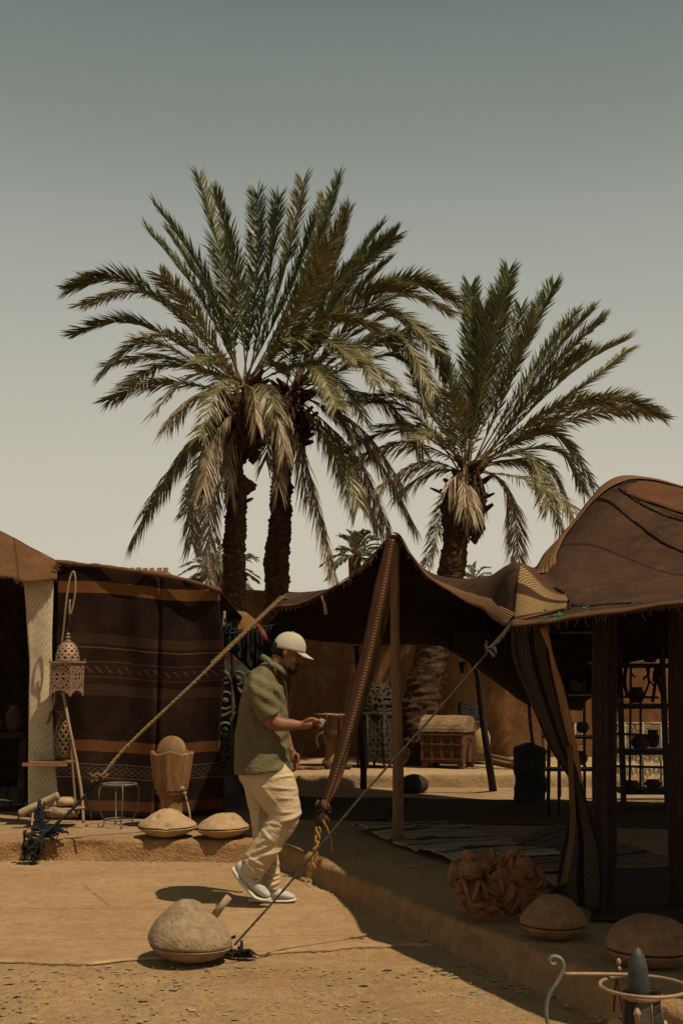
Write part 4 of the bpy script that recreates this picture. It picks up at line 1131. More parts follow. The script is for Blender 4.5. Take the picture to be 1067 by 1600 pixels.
quern('big grey conical quern with a wooden handle on the courtyard ground', 294, 1506, .005, 126,
      [(.92, .40), (.985, .405), (1.01, .47), (.98, .60), (.86, .80), (.66, 1.03), (.44, 1.23), (.24, 1.36), (.12, 1.37), (0, 1.33)], [(0, 0), (.35, .02), (.62, .10), (.84, .22), (.96, .33), (.985, .375), (.92, .385), (.5, .38), (0, .38)],
      [m_quern_grey, m_quern_grey], 9, dents=[(front + .25, .22, 1.34, .13, .14), (front - .6, .2, 1.36, .06, .03)], handle=((.56, .1, 1.02), (.92, .05, 1.48)), amp=.015, tilt=-.05)
quern('rounded reddish quern with the patterned band tied on its top', 869, 1470, PZ, 104, [(.86, .435), (.97, .44), (.99, .52), (.90, .72), (.68, .98), (.4, 1.18), (.18, 1.25), (0, 1.24)], [(0, 0), (.4, .01), (.7, .10), (.92, .26), (.99, .38), (.95, .40), (.8, .40), (0, .40)],
      [m_quern_red, m_quern_red], 13, dents=[(front, .3, 1.22, .1, .06), (front + .2, .75, .9, .1, .04)], amp=.015)
quern('large smooth red quern behind the iron basket stand at the right edge', 1024, 1512, PZ, 134, [(.86, .37), (.98, .375), (1.0, .44), (.94, .60), (.74, .86), (.42, 1.02), (.2, 1.06), (0, 1.06)], [(0, 0), (.45, .01), (.78, .08), (.95, .22), (1.0, .31), (.95, .335), (.8, .335), (0, .34)],
      [m_quern_red, m_quern_red], 17, dents=[(front + .42, .80, .72, .065, .16)], amp=.011)

# ---- desert rose crystal cluster
rr = random.Random(21)
dr = thing('desert_rose', G(776, 1425, PZ), 'big reddish gypsum desert rose cluster lying on the tent floor edge', 'crystal rock')
Dd = 6.85
for (px, py, rp, dd) in ((735, 1360, 30, 0), (770, 1352, 26, .06), (800, 1362, 34, .02), (825, 1385, 28, .04), (745, 1395, 30, -.06), (780, 1385, 30, -.04), (812, 1400, 28, -.02), (740, 1415, 20, -.10), (770, 1412, 20, -.10), (797, 1412, 18, -.06), (835, 1400, 20, .02), (722, 1368, 20, .05)):
    c = P(px, py, Dd + dd); c.z = max(c.z, PZ + .05); r_ = rp / F * Dd
    mb = MB(); mb.ell(c, (r_ * .72, r_ * .72, r_ * .66), seg=14)
    for k in range(18):
        ou = Vector([rr.gauss(0, 1) for _ in range(3)]).normalized(); ax = (ou.cross(Vector([rr.gauss(0, 1) for _ in range(3)])).normalized() + ou * rr.uniform(-.7, .7)).normalized(); cc = c + ou * r_ * rr.uniform(.45, .8)
        q = Vector((0, 0, 1)).rotation_difference(ax).to_matrix(); rd = r_ * rr.uniform(.32, .6)
        seg = 22; top = []; bot = []; mid = []
        for j in range(seg):
            a = 2 * PI * j / seg; w_ = rd * (1 + .10 * math.sin(a * 2 + k) + .05 * rr.uniform(-1, 1)); bend = .03 * w_ * math.cos(a * 2)
            mid.append(cc + q @ Vector((w_ * math.cos(a), w_ * math.sin(a), bend)))
            top.append(cc + q @ Vector((w_ * .85 * math.cos(a), w_ * .85 * math.sin(a), bend * .6 + rd * .13))); bot.append(cc + q @ Vector((w_ * .8 * math.cos(a), w_ * .8 * math.sin(a), bend * .6 - rd * .15)))
        ct = [cc + q @ Vector((0, 0, rd * .19))] * seg; cb = [cc + q @ Vector((0, 0, -rd * .19))] * seg
        mb.grid([ct, top, mid, bot, cb], closeu=True)
    mb.build('rosette', m_rose, dr)

# ---- lantern stand (bent pole tripod with crook and shelves)
LD = 10.98
ls = thing('lantern_stand', G(118, 1283, PZ), 'tall thin stand of bent rods with a crook holding the pierced lantern', 'stand')
def rod(name, pts, r, mat, parent, n=30, seg=8):
    mb = MB(); mb.tube(vs(pts, n), r, seg); return mb.build(name, mat, parent)
rod('crook', [P(82, 1110, 11.05), P(90, 1060, 11.04), P(98, 1000, 11.03), P(103, 950, LD), P(106, 925, LD), P(110, 903, LD), P(115, 893, LD), P(118, 902, LD), P(118, 925, LD), P(114, 948, LD), P(110, 960, LD), P(109, 950, LD), P(110, 937, LD)], .009, m_iron_tan, ls, 60)
rod('leg', [P(98, 1075, 10.95), P(108, 1130, 10.9), P(120, 1190, 10.9), P(128, 1240, 10.88), P(131, 1286, 10.86)], .013, m_stick, ls)
rod('leg', [P(104, 1110, 11.2), P(112, 1180, 11.25), P(120, 1278, 11.2)], .012, m_pole, ls)
rod('leg', [P(88, 1090, 11.1), P(60, 1180, 11.3), P(48, 1275, 11.1)], .011, m_pole, ls)
mb = MB(); a = P(75, 1185, 11.15); mb.box(P(82, 1190, 11.08), (.36, .26, .012)); mb.box(P(71, 1194.5, 10.93), (.4, .02, .03)); mb.build('shelf', m_tub, ls, smooth=False)
mb = MB(); mb.box(P(90, 1262, 11.0), (.42, .22, .014)); mb.build('lower_shelf', m_tub, ls, smooth=False)
rod('front_rail', [P(50, 1267, 10.86), P(92, 1266, 10.86), P(133, 1262, 10.86)], .008, m_stick, ls)
rod('foot_scroll', [P(100, 1268, 10.9), P(106, 1275, 10.88), P(110, 1277, 10.88), P(111, 1273, 10.88)], .005, m_iron_grey, ls)
rod('foot_scroll', [P(36, 1272, 10.9), P(28, 1280, 10.88), P(30, 1275, 10.88)], .005, m_iron_grey, ls)
rod('leg', [P(52, 1270, 10.85), P(50, 1290, 10.8)], .009, m_stick, ls)
for (px, py, w_, h_, lab, D_) in ((98, 1267, 52, 16, 'lower cream flat stone on the bottom shelf of the lantern stand', 10.98), (104, 1252, 30, 13, 'small round bread-like stone on top of the flat cream one', 10.95)):
    c = P(px, py, D_); mb = MB(); s_ = D_ / F
    mb.lathe((c.x, c.y, c.z), [(w_ / 2 * s_ * a, h_ * s_ * (b - .5)) for a, b, _ in spline([(0, 0, 0), (.8, .02, 0), (1, .35, 0), (.95, .7, 0), (.6, .98, 0), (0, 1, 0)], 14)], 30, disp=lambda q, a: q + Vector((0, 0, noise.noise(q * 14) * .008)))
    tag(mb.build('flat_stone', m_quern_grey if w_ > 40 else m_quern, origin=c), lab, 'stone')

# ---- pierced lantern
def pierced(mb, origin, ex, ey, W, H, nx, ny, mask, shape=None, m=0):
    rows = [[origin + ex * (W * (i / nx - .5)) + ey * (H * (j / ny)) for j in range(ny + 1)] for i in range(nx + 1)]
    mb.grid(rows, m, mask=lambda i, j: mask((i + .5) / nx, (j + .5) / ny))
def rosette_mask(x, y, k=12):
    if x < .07 or x > .93 or y < .05 or y > .95: return True
    dx, dy = (x - .5) * 2, (y - .5) * 2; r_ = math.hypot(dx, dy); a = math.atan2(dy, dx)
    if r_ < .16: return True
    if .46 < r_ < .56: return True
    if abs(dx) < .05 or abs(dy) < .05: return True
    s_ = math.sin(a * k / 2 + r_ * 3) if r_ < .46 else math.sin(a * k + 1)
    if r_ > .56: return math.sin(r_ * 20) + math.sin(a * k * 1.5) * .8 > -.35
    return s_ > -.15
lc = P(103, 1096, LD); LW = .215
lan = thing('pierced_lantern', P(106, 1086, LD), 'rose tan square pierced metal lantern hanging from the crook', 'lantern')
ang = R(-20); ex = Vector((math.cos(ang), math.sin(ang), 0)); ey_ = Vector((-math.sin(ang), math.cos(ang), 0)); cz0 = P(103, 1078, LD).z; cz1 = P(103, 1036, LD).z; cc = Vector((P(105, 1060, LD).x, LD, 0))
for k, (n_, tt) in enumerate(((-ey_, ex), (ex, ey_), (ey_, ex), (-ex, ey_))):
    mb = MB(); pierced(mb, cc + n_ * (LW / 2) + Vector((0, 0, cz0)), tt, Vector((0, 0, 1)), LW, cz1 - cz0, 44, 48, rosette_mask)
    # scalloped skirt and feet
    def skirt(x, y): return y > .25 + .9 * min(1, 1.25 * (abs(x - .5) * -2 + 1)) - .12 or abs(x - .5) > .44
    pierced(mb, cc + n_ * (LW / 2) + Vector((0, 0, cz0 - .055)), tt, Vector((0, 0, 1)), LW, .055, 30, 10, skirt)
    pierced(mb, cc + n_ * (LW / 2 + .004) + Vector((0, 0, cz1)), tt, Vector((0, 0, 1)), LW + .01, .05, 40, 10, lambda x, y: y < .35 or abs(x - .5) > .5 - .10 * (1 - y))
    mb.build('pierced_panel', m_brass, lan, solid=.004, smooth=False, fix=False)
mb = MB(); mb.box(cc + Vector((0, 0, cz1 + .006)), (LW + .03, LW + .03, .012), Matrix.Rotation(ang, 3, 'Z')); mb.build('cornice', m_brass, lan, smooth=False); mb = MB(); mb.box(cc + Vector((0, 0, cz0 - .003)), (LW, LW, .006), Matrix.Rotation(ang, 3, 'Z')); mb.build('base_plate', m_brass, lan, smooth=False)
mb = MB(); zd = cz1 + .012; hd = P(103, 1003, LD).z - zd
prof = [(LW * .47 * math.cos(t * PI / 2) ** .75 + .004, zd + hd * math.sin(t * PI / 2)) for t in [i / 26 for i in range(27)]]
mb.lathe(cc, prof, 60, mask=lambda i, j: not ((j % 6 in (2, 3)) and (i % 6 in (2, 3)) and i < 23) and not ((j + 3) % 6 in (2, 3) and (i % 6 in (5,)) and i < 23))
mb.build('dome', m_brass, lan, solid=.004, fix=False)
mb = MB(); zt = zd + hd
mb.lathe(cc, [(.001, zt - .01), (.022, zt), (.03, zt + .012), (.012, zt + .022), (.012, zt + .03), (.026, zt + .038), (.026, zt + .044), (.009, zt + .052), (.009, zt + .058), (.018, zt + .066), (.018, zt + .072), (.001, zt + .085)], 18)
mb.build('finial', m_brass, lan)
mb = MB(); p0 = cc + Vector((0, 0, zt + .08)); p1 = P(110, 955, LD)
mb.tube(vs([p0, p0 + Vector((-.012, 0, .03)), p0 + Vector((.012, 0, .06)), p1 + Vector((0, 0, .0))], 20), .0045, 6); mb.build('hanging_wire', m_iron, lan)

# ---- pierced vase on the shelf
vc = P(98, 1184, 11.08); va = thing('pierced_vase', vc, 'tall dark pierced metal vase standing on the lantern stand shelf', 'vase')
s_ = 11.08 / F; mb = MB()
pr = [(w_ * s_, h_ * s_) for w_, h_, _ in spline([(10, 0, 0), (12, 6, 0), (13.5, 22, 0), (13, 38, 0), (9, 54, 0), (5.5, 62, 0), (7, 68, 0), (11, 70, 0)], 54)]
mb.lathe(vc, pr, 56, mask=lambda i, j: not (3 < i < 42 and ((i // 3 + j // 3) % 2 == 0) and i % 3 != 0 and j % 3 != 0))
mb.build('body', m_brassdark, va, solid=.004, fix=False)
mb = MB(); mb.lathe(vc, [(.008 * 1, 0), (11 * s_, .002), (11.5 * s_, .02), (10.5 * s_, .024)], 24); mb.build('foot', m_brassdark, va); mb = MB(); mb.lathe(vc + Vector((0, 0, 70 * s_)), [(.07, 0), (.072, .008), (.03, .012), (.02, .03), (.001, .045)], 20); mb.build('rim', m_brassdark, va)

# ---- wire stool
sc_ = P(187, 1225, 10.95); st_ = thing('wire_stool', G(187, 1284, PZ), 'grey wire stool frame with a round top ring in front of the kilim', 'stool')
def ring(mb, c, r, t, n=48, tilt=None, seg=8):
    pts_ = [Vector(c) + Vector((r * math.cos(2 * PI * i / n), r * math.sin(2 * PI * i / n), 0)) for i in range(n + 1)]
    rows = []
    for i in range(n):
        a = 2 * PI * i / n; row = []
        for k in range(seg):
            b = 2 * PI * k / seg; q = Vector(((r + t * math.cos(b)) * math.cos(a), (r + t * math.cos(b)) * math.sin(a), t * math.sin(b))); row.append(Vector(c) + (tilt @ q if tilt is not None else q))
        rows.append(row)
    rows.append(rows[0]); mb.grid(rows, closeu=True)
mb = MB(); ring(mb, sc_, .148, .007); ring(mb, sc_ + Vector((0, 0, -.012)), .143, .004); mb.build('top_ring', m_iron_grey, st_)
for k in range(4):
    a = R(20) + k * PI / 2; d = Vector((math.cos(a), math.sin(a), 0)); z0 = sc_.z; base = Vector((sc_.x, sc_.y, PZ))
    pts_ = [sc_ + d * .145, sc_ + d * .175 + Vector((0, 0, -.06)), Vector((sc_.x, sc_.y, PZ + .15)) + d * .165, base + d * .13 + Vector((0, 0, .07)), base + d * .125 + Vector((0, 0, .03)), base + d * .15 + Vector((0, 0, .008)), base + d * .178 + Vector((0, 0, .022)), base + d * .165 + Vector((0, 0, .04))]
    rod('leg', pts_, .006, m_iron_grey, st_, 40)
mb = MB(); ring(mb, Vector((sc_.x, sc_.y, PZ + .065)), .128, .005); mb.build('lower_ring', m_iron_grey, st_)

# ---- wooden mortar with a disc
mc = P(268, 1258, 10.95); mc.z = PZ; mo = thing('wooden_mortar', mc, 'faceted worn wooden tub mortar on a narrow foot before the kilim', 'mortar')
zb = P(268, 1234, 10.95).z; ztp = P(268, 1175, 10.95).z; s_ = 10.95 / F; n = 9
def facet(a, r_):
    k = (a / (2 * PI) * n) % 1; return r_ * math.cos(PI / n) / math.cos((k - .5) * 2 * PI / n)
mb = MB(); rows = []
for (r_, z, tz) in ((26 * s_, zb, 0), (26.5 * s_, zb + .02, 0), (31 * s_, (zb + ztp) / 2, 0), (34.5 * s_, ztp - .01, 1), (33 * s_, ztp, 1), (29 * s_, ztp, 1), (26 * s_, zb + .1, 0), (.01, zb + .08, 0)):
    rows.append([mc + Vector((facet(2 * PI * k / 72 + .3, r_) * math.cos(2 * PI * k / 72), facet(2 * PI * k / 72 + .3, r_) * math.sin(2 * PI * k / 72), z - PZ + (noise.noise(Vector((k * .12, 2, 2))) * .05 if tz else 0))) for k in range(72)])
mb.grid(rows, closeu=True); mb.build('tub', m_tub, mo, angle=25)
mb = MB(); mb.lathe(mc, [(23 * s_, zb - PZ - .002), (24 * s_, zb - PZ - .03), (20 * s_, zb - PZ - .05), (17 * s_, zb - PZ - .09), (17 * s_, .05), (21 * s_, .02), (21 * s_, 0)], 40, disp=lambda q, a: q + Vector((q.x, q.y, 0)).normalized() * noise.noise(q * 20) * .005); mb.build('foot', m_tub, mo)
mb = MB(); mb.ell(mc + Vector((24 * s_ * .75, -24 * s_ * .78, zb - PZ + .02)), (.03, .012, .02), seg=10); mb.build('rim_peg', m_stick, mo)
dc = P(268, 1176, 10.95); rot = Matrix.Rotation(R(-22), 3, 'Z') @ Matrix.Rotation(R(90 - 8), 3, 'X')
mb = MB(); rows = []
for (r_, z) in ((.001, -.03), (.13, -.03), (.139, -.022), (.139, .022), (.13, .03), (.001, .03)):
    rows.append([dc + rot @ Vector((r_ * math.cos(2 * PI * k / 56), r_ * math.sin(2 * PI * k / 56) * 1.05, z)) for k in range(56)])
mb.grid(rows, closeu=True); tag(mb.build('wooden_disc', m_disc, origin=dc), 'thick round wooden disc standing on edge inside the mortar', 'disc')
mb = MB(); mb.tube(vs([P(289, 1237, 10.72), P(292, 1250, 10.68), P(296, 1268, 10.62), P(298, 1284, 10.6)], 14), .008, 8); tag(mb.build('stick', m_stick, origin=P(298, 1284, 10.6)), 'thin stick leaning against the mortar foot behind the querns', 'stick')

# ---- behind the man on the left: carved panel, textiles, pole
cp = thing('carved_panel', P(365, 1215, 12.4), 'grey green carved panel with raised curls standing behind the man', 'panel')
mb = MB(); a = P(343, 1215, 12.4); b = P(420, 1030, 12.4); a.z = PZ
mb.box(((a.x + b.x) / 2, 12.46, (a.z + b.z) / 2), (b.x - a.x, .08, b.z - a.z), jit=.004); mb.build('board', m_patina, cp, smooth=False)
for (px, py, r_) in ((352, 1095, 13), (372, 1060, 10), (353, 1060, 8), (372, 1125, 11), (352, 1140, 10), (352, 1170, 9), (372, 1165, 11), (350, 1195, 7), (392, 1060, 10), (395, 1100, 12)):
    c = P(px, py, 12.38); rr_ = r_ / F * 12.38; mb = MB()
    ring(mb, c, rr_, .016, 30, Matrix.Rotation(PI / 2, 3, 'X')); mb.ell(c, (rr_ * .4, .02, rr_ * .4), seg=12)
    mb.build('curl', m_patina, cp)
for pts_ in (((345, 1040), (360, 1062), (382, 1088)), ((346, 1120), (362, 1112), (380, 1090)), ((346, 1148), (360, 1150), (385, 1150)), ((346, 1183), (362, 1178), (384, 1190)), ((362, 1040), (364, 1120), (363, 1200))):
    rod('moulding', [P(x, y, 12.38) for x, y in pts_], .02, m_patina, cp, 16)
pole('stick', [P(349, 1040, 12.3), P(346, 1000, 12.25), P(349, 975, 12.2), P(351, 955, 12.2)], [.02, .02, .018, .012], m_stick, 'pale stick end poking up beside the right edge of the kilim', 'stick', None)
pole('leaning_pole', [P(382, 1240, 12.1), P(376, 1130, 12.15), P(366, 1060, 12.2), P(362, 1010, 12.2)], [.03, .028, .024, .02], m_pole_dark, 'dark bent pole leaning on the carved panel behind the man', 'pole', None)
mb = MB(); rows = []
for i in range(40):
    f = i / 39; px = 343 + (436 - 343) * f; lo = np.interp(px, [343, 360, 385, 410, 436], [1010, 1018, 1040, 1065, 1035]); hi = np.interp(px, [343, 390, 436], [978, 985, 975])
    rows.append([P(px, hi + (lo - hi) * j / 12, 12.0 + .05 * math.sin(i * .9) * (j / 12) - .03 * math.sin(i * 2.1)) for j in range(13)])
mb.grid(rows); tag(mb.build('draped_textiles', m_cloth_black, origin=P(390, 1050, 12), solid=.03, fix=False), 'black textiles draped over a line behind the man and his cap', 'textile')
rope('rope', [P(343, 985, 11.9), P(355, 990, 11.88), P(372, 988, 11.88), P(436, 975, 11.9)], .012, m_blue, 'blue rope with wraps the black textiles hang from', 40)
mb = MB(); tangle(mb, P(352, 994, 11.9), (.05, .03, .08), 14, .009, rq); tag(mb.build('blue_rope_coil', m_blue, origin=P(352, 994, 11.9)), 'coiled blue rope at the right edge of the kilim', 'rope')
mb = MB(); rows = []
for i in range(10):
    f = i / 9; rows.append([P(376 + 16 * f + 5 * math.sin(j * .5), 1100 + 95 * j / 12, 12.0 + .04 * math.sin(i * 1.4)) for j in range(13)])
mb.grid(rows); tag(mb.build('teal_cloth', m_cloth_teal, origin=P(380, 1190, 12), solid=.02, fix=False), 'teal cloth hanging behind the back of the man', 'cloth')
mb = MB(); mb.tube(vs([P(401, 975, 11.8), P(407, 985, 11.78), P(414, 997, 11.78), P(424, 1003, 11.8)], 14), [.012, .02, .026, .024, .03, .034, .03, .03, .026, .024, .02, .02, .012, .006], 10, rough=.012)
tag(mb.build('red_cloth', m_cloth_pink, origin=P(410, 990, 11.8)), 'faded red knotted cloth on the line above the cap', 'cloth')
# rammed earth heap behind the kilim edge
mb = MB(); c = P(372, 1010, 14.5)
mb.lathe((c.x, c.y, .3), [(.36, 0), (.34, .5), (.30, 1.1), (.27, 1.55), (.2, 1.86), (.1, 1.94), (.001, 1.96)], 30, disp=lambda q, a: q + Vector((math.cos(a), math.sin(a), .4)) * noise.noise(q * 3) * .1)
tag(mb.build('earth_heap', m_wall, origin=(c.x, c.y, .3)), 'lumpy earth heap around the foot of the leftmost palm', 'earth heap')
# dark bench behind the man
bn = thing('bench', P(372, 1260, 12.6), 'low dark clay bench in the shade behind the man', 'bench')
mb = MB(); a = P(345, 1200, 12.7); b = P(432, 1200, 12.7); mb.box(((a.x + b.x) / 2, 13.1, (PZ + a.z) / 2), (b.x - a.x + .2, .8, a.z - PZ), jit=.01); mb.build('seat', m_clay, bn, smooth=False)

# ---- on the back terrace
def gz(px, py, z=BZ): return G(px, py, z)
TB = 16.2
# copper brazier on pedestal
c = Vector((P(520, 1170, 15.9).x, 15.9, BZ)); s_ = 15.9 / F
br = thing('copper_vessel', c, 'wide copper vessel on a pale waisted pedestal against the wall', 'vessel')
mb = MB(); mb.lathe(c, [(26 * s_, 48 * s_), (27 * s_, 52 * s_), (27 * s_, 74 * s_), (29 * s_, 77 * s_), (29 * s_, 79 * s_), (25 * s_, 79 * s_), (24 * s_, 55 * s_), (.01, 50 * s_)], 36); mb.build('bowl', m_copper, br)
mb = MB(); mb.lathe(c, [(17 * s_, 0), (17 * s_, 4 * s_), (12 * s_, 14 * s_), (11 * s_, 30 * s_), (15 * s_, 44 * s_), (20 * s_, 50 * s_)], 28); mb.build('pedestal', m_disc, br)
for a_ in (-1.9, -1.2, 0, 2): 
    d = Vector((math.cos(a_), math.sin(a_), 0)); rod('iron_strap', [c + d * 28.5 * s_ + Vector((0, 0, 80 * s_)), c + d * 28.5 * s_ + Vector((0, 0, 50 * s_)), c + d * 20 * s_ + Vector((0, 0, 45 * s_))], .012, m_iron, br, 8)
# low table junk: plates, jug with spout
for (px, py, w_, h_, mt, lab, nm) in ((470, 1168, 22, 3, m_copper, 'flat copper dish on the terrace left of the copper vessel', 'dish'), (492, 1171, 26, 3, m_brassdark, 'dull brass dish in front of the copper vessel', 'dish'),
                                  (512, 1170, 14, 12, m_clay, 'small dark pot at the foot of the copper vessel', 'pot'), (540, 1172, 20, 8, m_clay, 'low dark bowl between the copper vessel and the big lantern', 'bowl'), (452, 1170, 14, 5, m_iron, 'small iron lid beside the dry shrub', 'lid')):
    D_ = 15.35; c = Vector((P(px, py, D_).x, D_, BZ)); s_ = D_ / F; mb = MB()
    mb.lathe(c, [(w_ * .35 * s_, 0), (w_ * .5 * s_, h_ * .5 * s_), (w_ * .5 * s_, h_ * s_), (w_ * .44 * s_, h_ * s_), (w_ * .3 * s_, h_ * .4 * s_), (.001, h_ * .35 * s_)], 24)
    tag(mb.build(nm, mt, origin=c), lab, nm)
mb = MB(); mb.tube(vs([P(497, 1168, 15.2), P(494, 1155, 15.2), P(498, 1148, 15.2), P(506, 1144, 15.2)], 16), .012, 7); tag(mb.build('curved_spout', m_patina, origin=P(497, 1168, 15.2)), 'curved pale metal hook rising beside the copper vessel', 'hook')
# dry shrub
sh = thing('dry_shrub', Vector((P(458, 1175, 15.2).x, 15.2, BZ)), 'leafless dry twiggy shrub on the terrace beside the man', 'shrub')
rs = random.Random(8); mb = MB(); base = Vector((P(456, 1175, 15.2).x, 15.2, BZ))
def twig(mb, p, d, l, r_, lv):
    e = p + d * l; mb.tube([p, (p + e) / 2 + Vector((rs.uniform(-.01, .01), 0, rs.uniform(-.01, .01))), e], [r_, r_ * .8, r_ * .6], 4, cap=False)
    if lv:
        for _ in range(3): twig(mb, p + d * l * rs.uniform(.5, 1), (d + Vector((rs.uniform(-.8, .8), rs.uniform(-.6, .6), rs.uniform(-.1, .5)))).normalized(), l * .62, r_ * .6, lv - 1)
for _ in range(5): twig(mb, base, Vector((rs.uniform(-.5, .6), rs.uniform(-.3, .3), 1)).normalized(), .17, .008, 3)
mb.build('twigs', m_pole_dark, sh)['kind'] = 'stuff'
# big domed lantern cabinet
c = Vector((P(592, 1172, 15.7).x, 15.7, BZ)); s_ = 15.7 / F
bl = thing('big_lantern', c, 'large eight sided metal lantern with pierced onion dome under the tent', 'lantern')
h0 = 12 * s_; h1 = (1172 - 1092) * s_ * .98; r8 = 33 * s_
for k in range(8):
    a0 = k * PI / 4 + .2; a1 = a0 + PI / 4; p0 = Vector((math.cos(a0), math.sin(a0), 0)) * r8; p1 = Vector((math.cos(a1), math.sin(a1), 0)) * r8; m_ = (p0 + p1) / 2; t_ = (p1 - p0).normalized()
    mb = MB(); pierced(mb, c + m_ + Vector((0, 0, h0)), t_, Vector((0, 0, 1)), (p1 - p0).length, h1 - h0, 22, 60, lambda x, y: rosette_mask(x, (y * 2) % 1, 6) or y < .05)
    mb.build('side_panel', m_lanternmetal, bl, solid=.008, smooth=False, fix=False)
    mb = MB(); mb.tube([c + p0 + Vector((0, 0, 0)), c + p0 + Vector((0, 0, h1 + .02))], .016, 6); mb.build('corner_post', m_lanternmetal, bl)
mb = MB(); mb.lathe(c, [(r8 * .9, h1 + .0), (r8 * 1.06, h1 + .01), (r8 * 1.06, h1 + .04), (r8 * .8, h1 + .05)], 8); mb.build('cornice', m_lanternmetal, bl, smooth=False); mb = MB(); mb.lathe(c, [(r8 * 1.02, h0), (r8 * 1.02, h0 + .04), (.01, h0 + .02)], 8); mb.build('base_plate', m_lanternmetal, bl, smooth=False)
mb = MB(); hd = (1092 - 1047) * s_
mb.lathe(c, [(r8 * .82 * math.cos(t * PI / 2) ** .8 + .004, h1 + .04 + hd * math.sin(t * PI / 2)) for t in [i / 30 for i in range(31)]], 80, mask=lambda i, j: noise.noise(Vector((j * .38, i * .45, 1))) > -.12 or i > 27 or i % 10 == 0)
mb.build('dome', m_lanternmetal, bl, solid=.01, fix=False)
# inner dark barrel so that it does not read empty
mb = MB(); mb.lathe(c, [(.01, h0), (r8 * .8, h0), (r8 * .8, h1), (.01, h1)], 16); mb.build('liner', m_clay, bl)
# chest
ch_ = thing('wooden_chest', Vector((P(700, 1190, 15.6).x, 15.6, BZ)), 'old red brown wooden chest with a sunlit domed lid on the terrace', 'chest')
Rz = Matrix.Rotation(R(-24), 3, 'Z'); cW, cD, cH = .56, .46, .44; cc = Vector((P(701, 1185, 15.55).x, 15.65, BZ))
mb = MB(); rows = []
for z, k in ((.07, .93), (.25, .97), (cH, 1.0)):
    rows.append([cc + Rz @ Vector((sx * cW / 2 * k, sy * cD / 2 * k, z)) for sx, sy in ((-1, -1), (1, -1), (1, 1), (-1, 1))])
mb.grid(rows, closeu=True); o4 = len(mb.v) - 12; mb.f.append([o4, o4 + 1, o4 + 2, o4 + 3]); mb.m.append(0); mb.build('body', m_chest, ch_, smooth=False)
for sx, sy in ((-1, -1), (1, -1), (1, 1), (-1, 1)):
    mb = MB(); mb.box(cc + Rz @ Vector((sx * (cW / 2 - .05), sy * (cD / 2 - .05), .04)), (.08, .08, .09), Rz, jit=.004); mb.build('foot', m_chest, ch_, smooth=False)
mb = MB(); rows = []
for i in range(15):
    a = PI * i / 14; y_ = -math.cos(a) * (cD / 2 + .02); z_ = cH + .012 + math.sin(a) * .20
    rows.append([cc + Rz @ Vector((x, y_, z_ + noise.noise(Vector((x * 5, y_ * 5, 0))) * .008)) for x in np.linspace(-cW / 2 - .02, cW / 2 + .02, 12)])
mb.grid(rows); rows2 = rows
for e in (0, -1):
    c0_ = sum((r_[e] for r_ in rows), Vector()) / 15; b_ = len(mb.v); mb.v += [tuple(r_[e]) for r_ in rows]; mb.f.append(list(range(b_, b_ + 15))); mb.m.append(0)
mb.build('lid', m_chest_lid, ch_, smooth=False)
for k in range(5):
    x = -cW / 2 + .02 + k * (cW - .04) / 4; mb = MB(); mb.box(cc + Rz @ Vector((x, -cD / 2 - .008, .27)), (.035, .02, .36), Rz); mb.build('batten', m_chest, ch_, smooth=False)
for z in (.42, .30, .12):
    mb = MB(); mb.box(cc + Rz @ Vector((0, -cD / 2 - .016, z)), (cW, .02, .022), Rz); mb.build('batten', m_chest, ch_, smooth=False)
mb = MB(); mb.tube(vs([cc + Rz @ Vector((cW / 2 + .01, -.08, .38)), cc + Rz @ Vector((cW / 2 + .04, 0, .33)), cc + Rz @ Vector((cW / 2 + .01, .08, .38))], 10), .01, 6); mb.build('handle', m_iron, ch_)
mb = MB(); mb.box(P(737, 1122, 16.6), (.34, .3, .42), jit=.004); tag(mb.build('grey_box', m_darkstone, origin=P(737, 1122, 16.6), smooth=False), 'plain grey box standing behind the wooden chest', 'box')
mb = MB(); mb.box(P(730, 1158, 16.4), (.5, .4, .5), jit=.01); tag(mb.build('plinth', m_clay, origin=P(730, 1158, 16.4), smooth=False), 'dark plinth behind the wooden chest', 'plinth')
# jerrycan
jc = thing('yellow_can', P(753, 1176, 15.4), 'dusty yellow plastic can hanging behind the crooked pole', 'can')
s_ = 15.4 / F; mb = MB(); c = P(753, 1176, 15.4)
rows = []
for (r_, z) in ((7, 0), (11, 3), (12.5, 12), (12.5, 24), (10, 32), (4.5, 37), (3.5, 41), (.1, 41)):
    rows.append([c + Vector((r_ * s_ * math.cos(2 * PI * k / 24), r_ * s_ * .6 * math.sin(2 * PI * k / 24), z * s_)) for k in range(24)])
mb.grid(rows, closeu=True); mb.build('body', m_plastic, jc)
mb = MB(); mb.tube([c + Vector((0, 0, 40 * s_)), c + Vector((0, 0, 46 * s_))], .03, 10); mb.build('cap', m_black, jc)
rod('string', [c + Vector((0, 0, 45 * s_)), c + Vector((.02, 0, .62)), P(750, 1030, 15.2)], .005, m_black, jc, 10)
# planks lying on the terrace
for (x0, y0, x1, y1, lab) in ((758, 1180, 806, 1190, 'upper of two poles lying on the terrace beside the dark pierced stone'), (764, 1188, 806, 1197, 'lower of two poles lying on the terrace beside the dark pierced stone')):
    a = gz(x0, y0, BZ + .04); b = gz(x1, y1, BZ + .04); mb = MB(); mb.tube([a, (a + b) / 2, b], .035, 8, rough=.006); tag(mb.build('lying_pole', m_pole, origin=a), lab, 'pole')
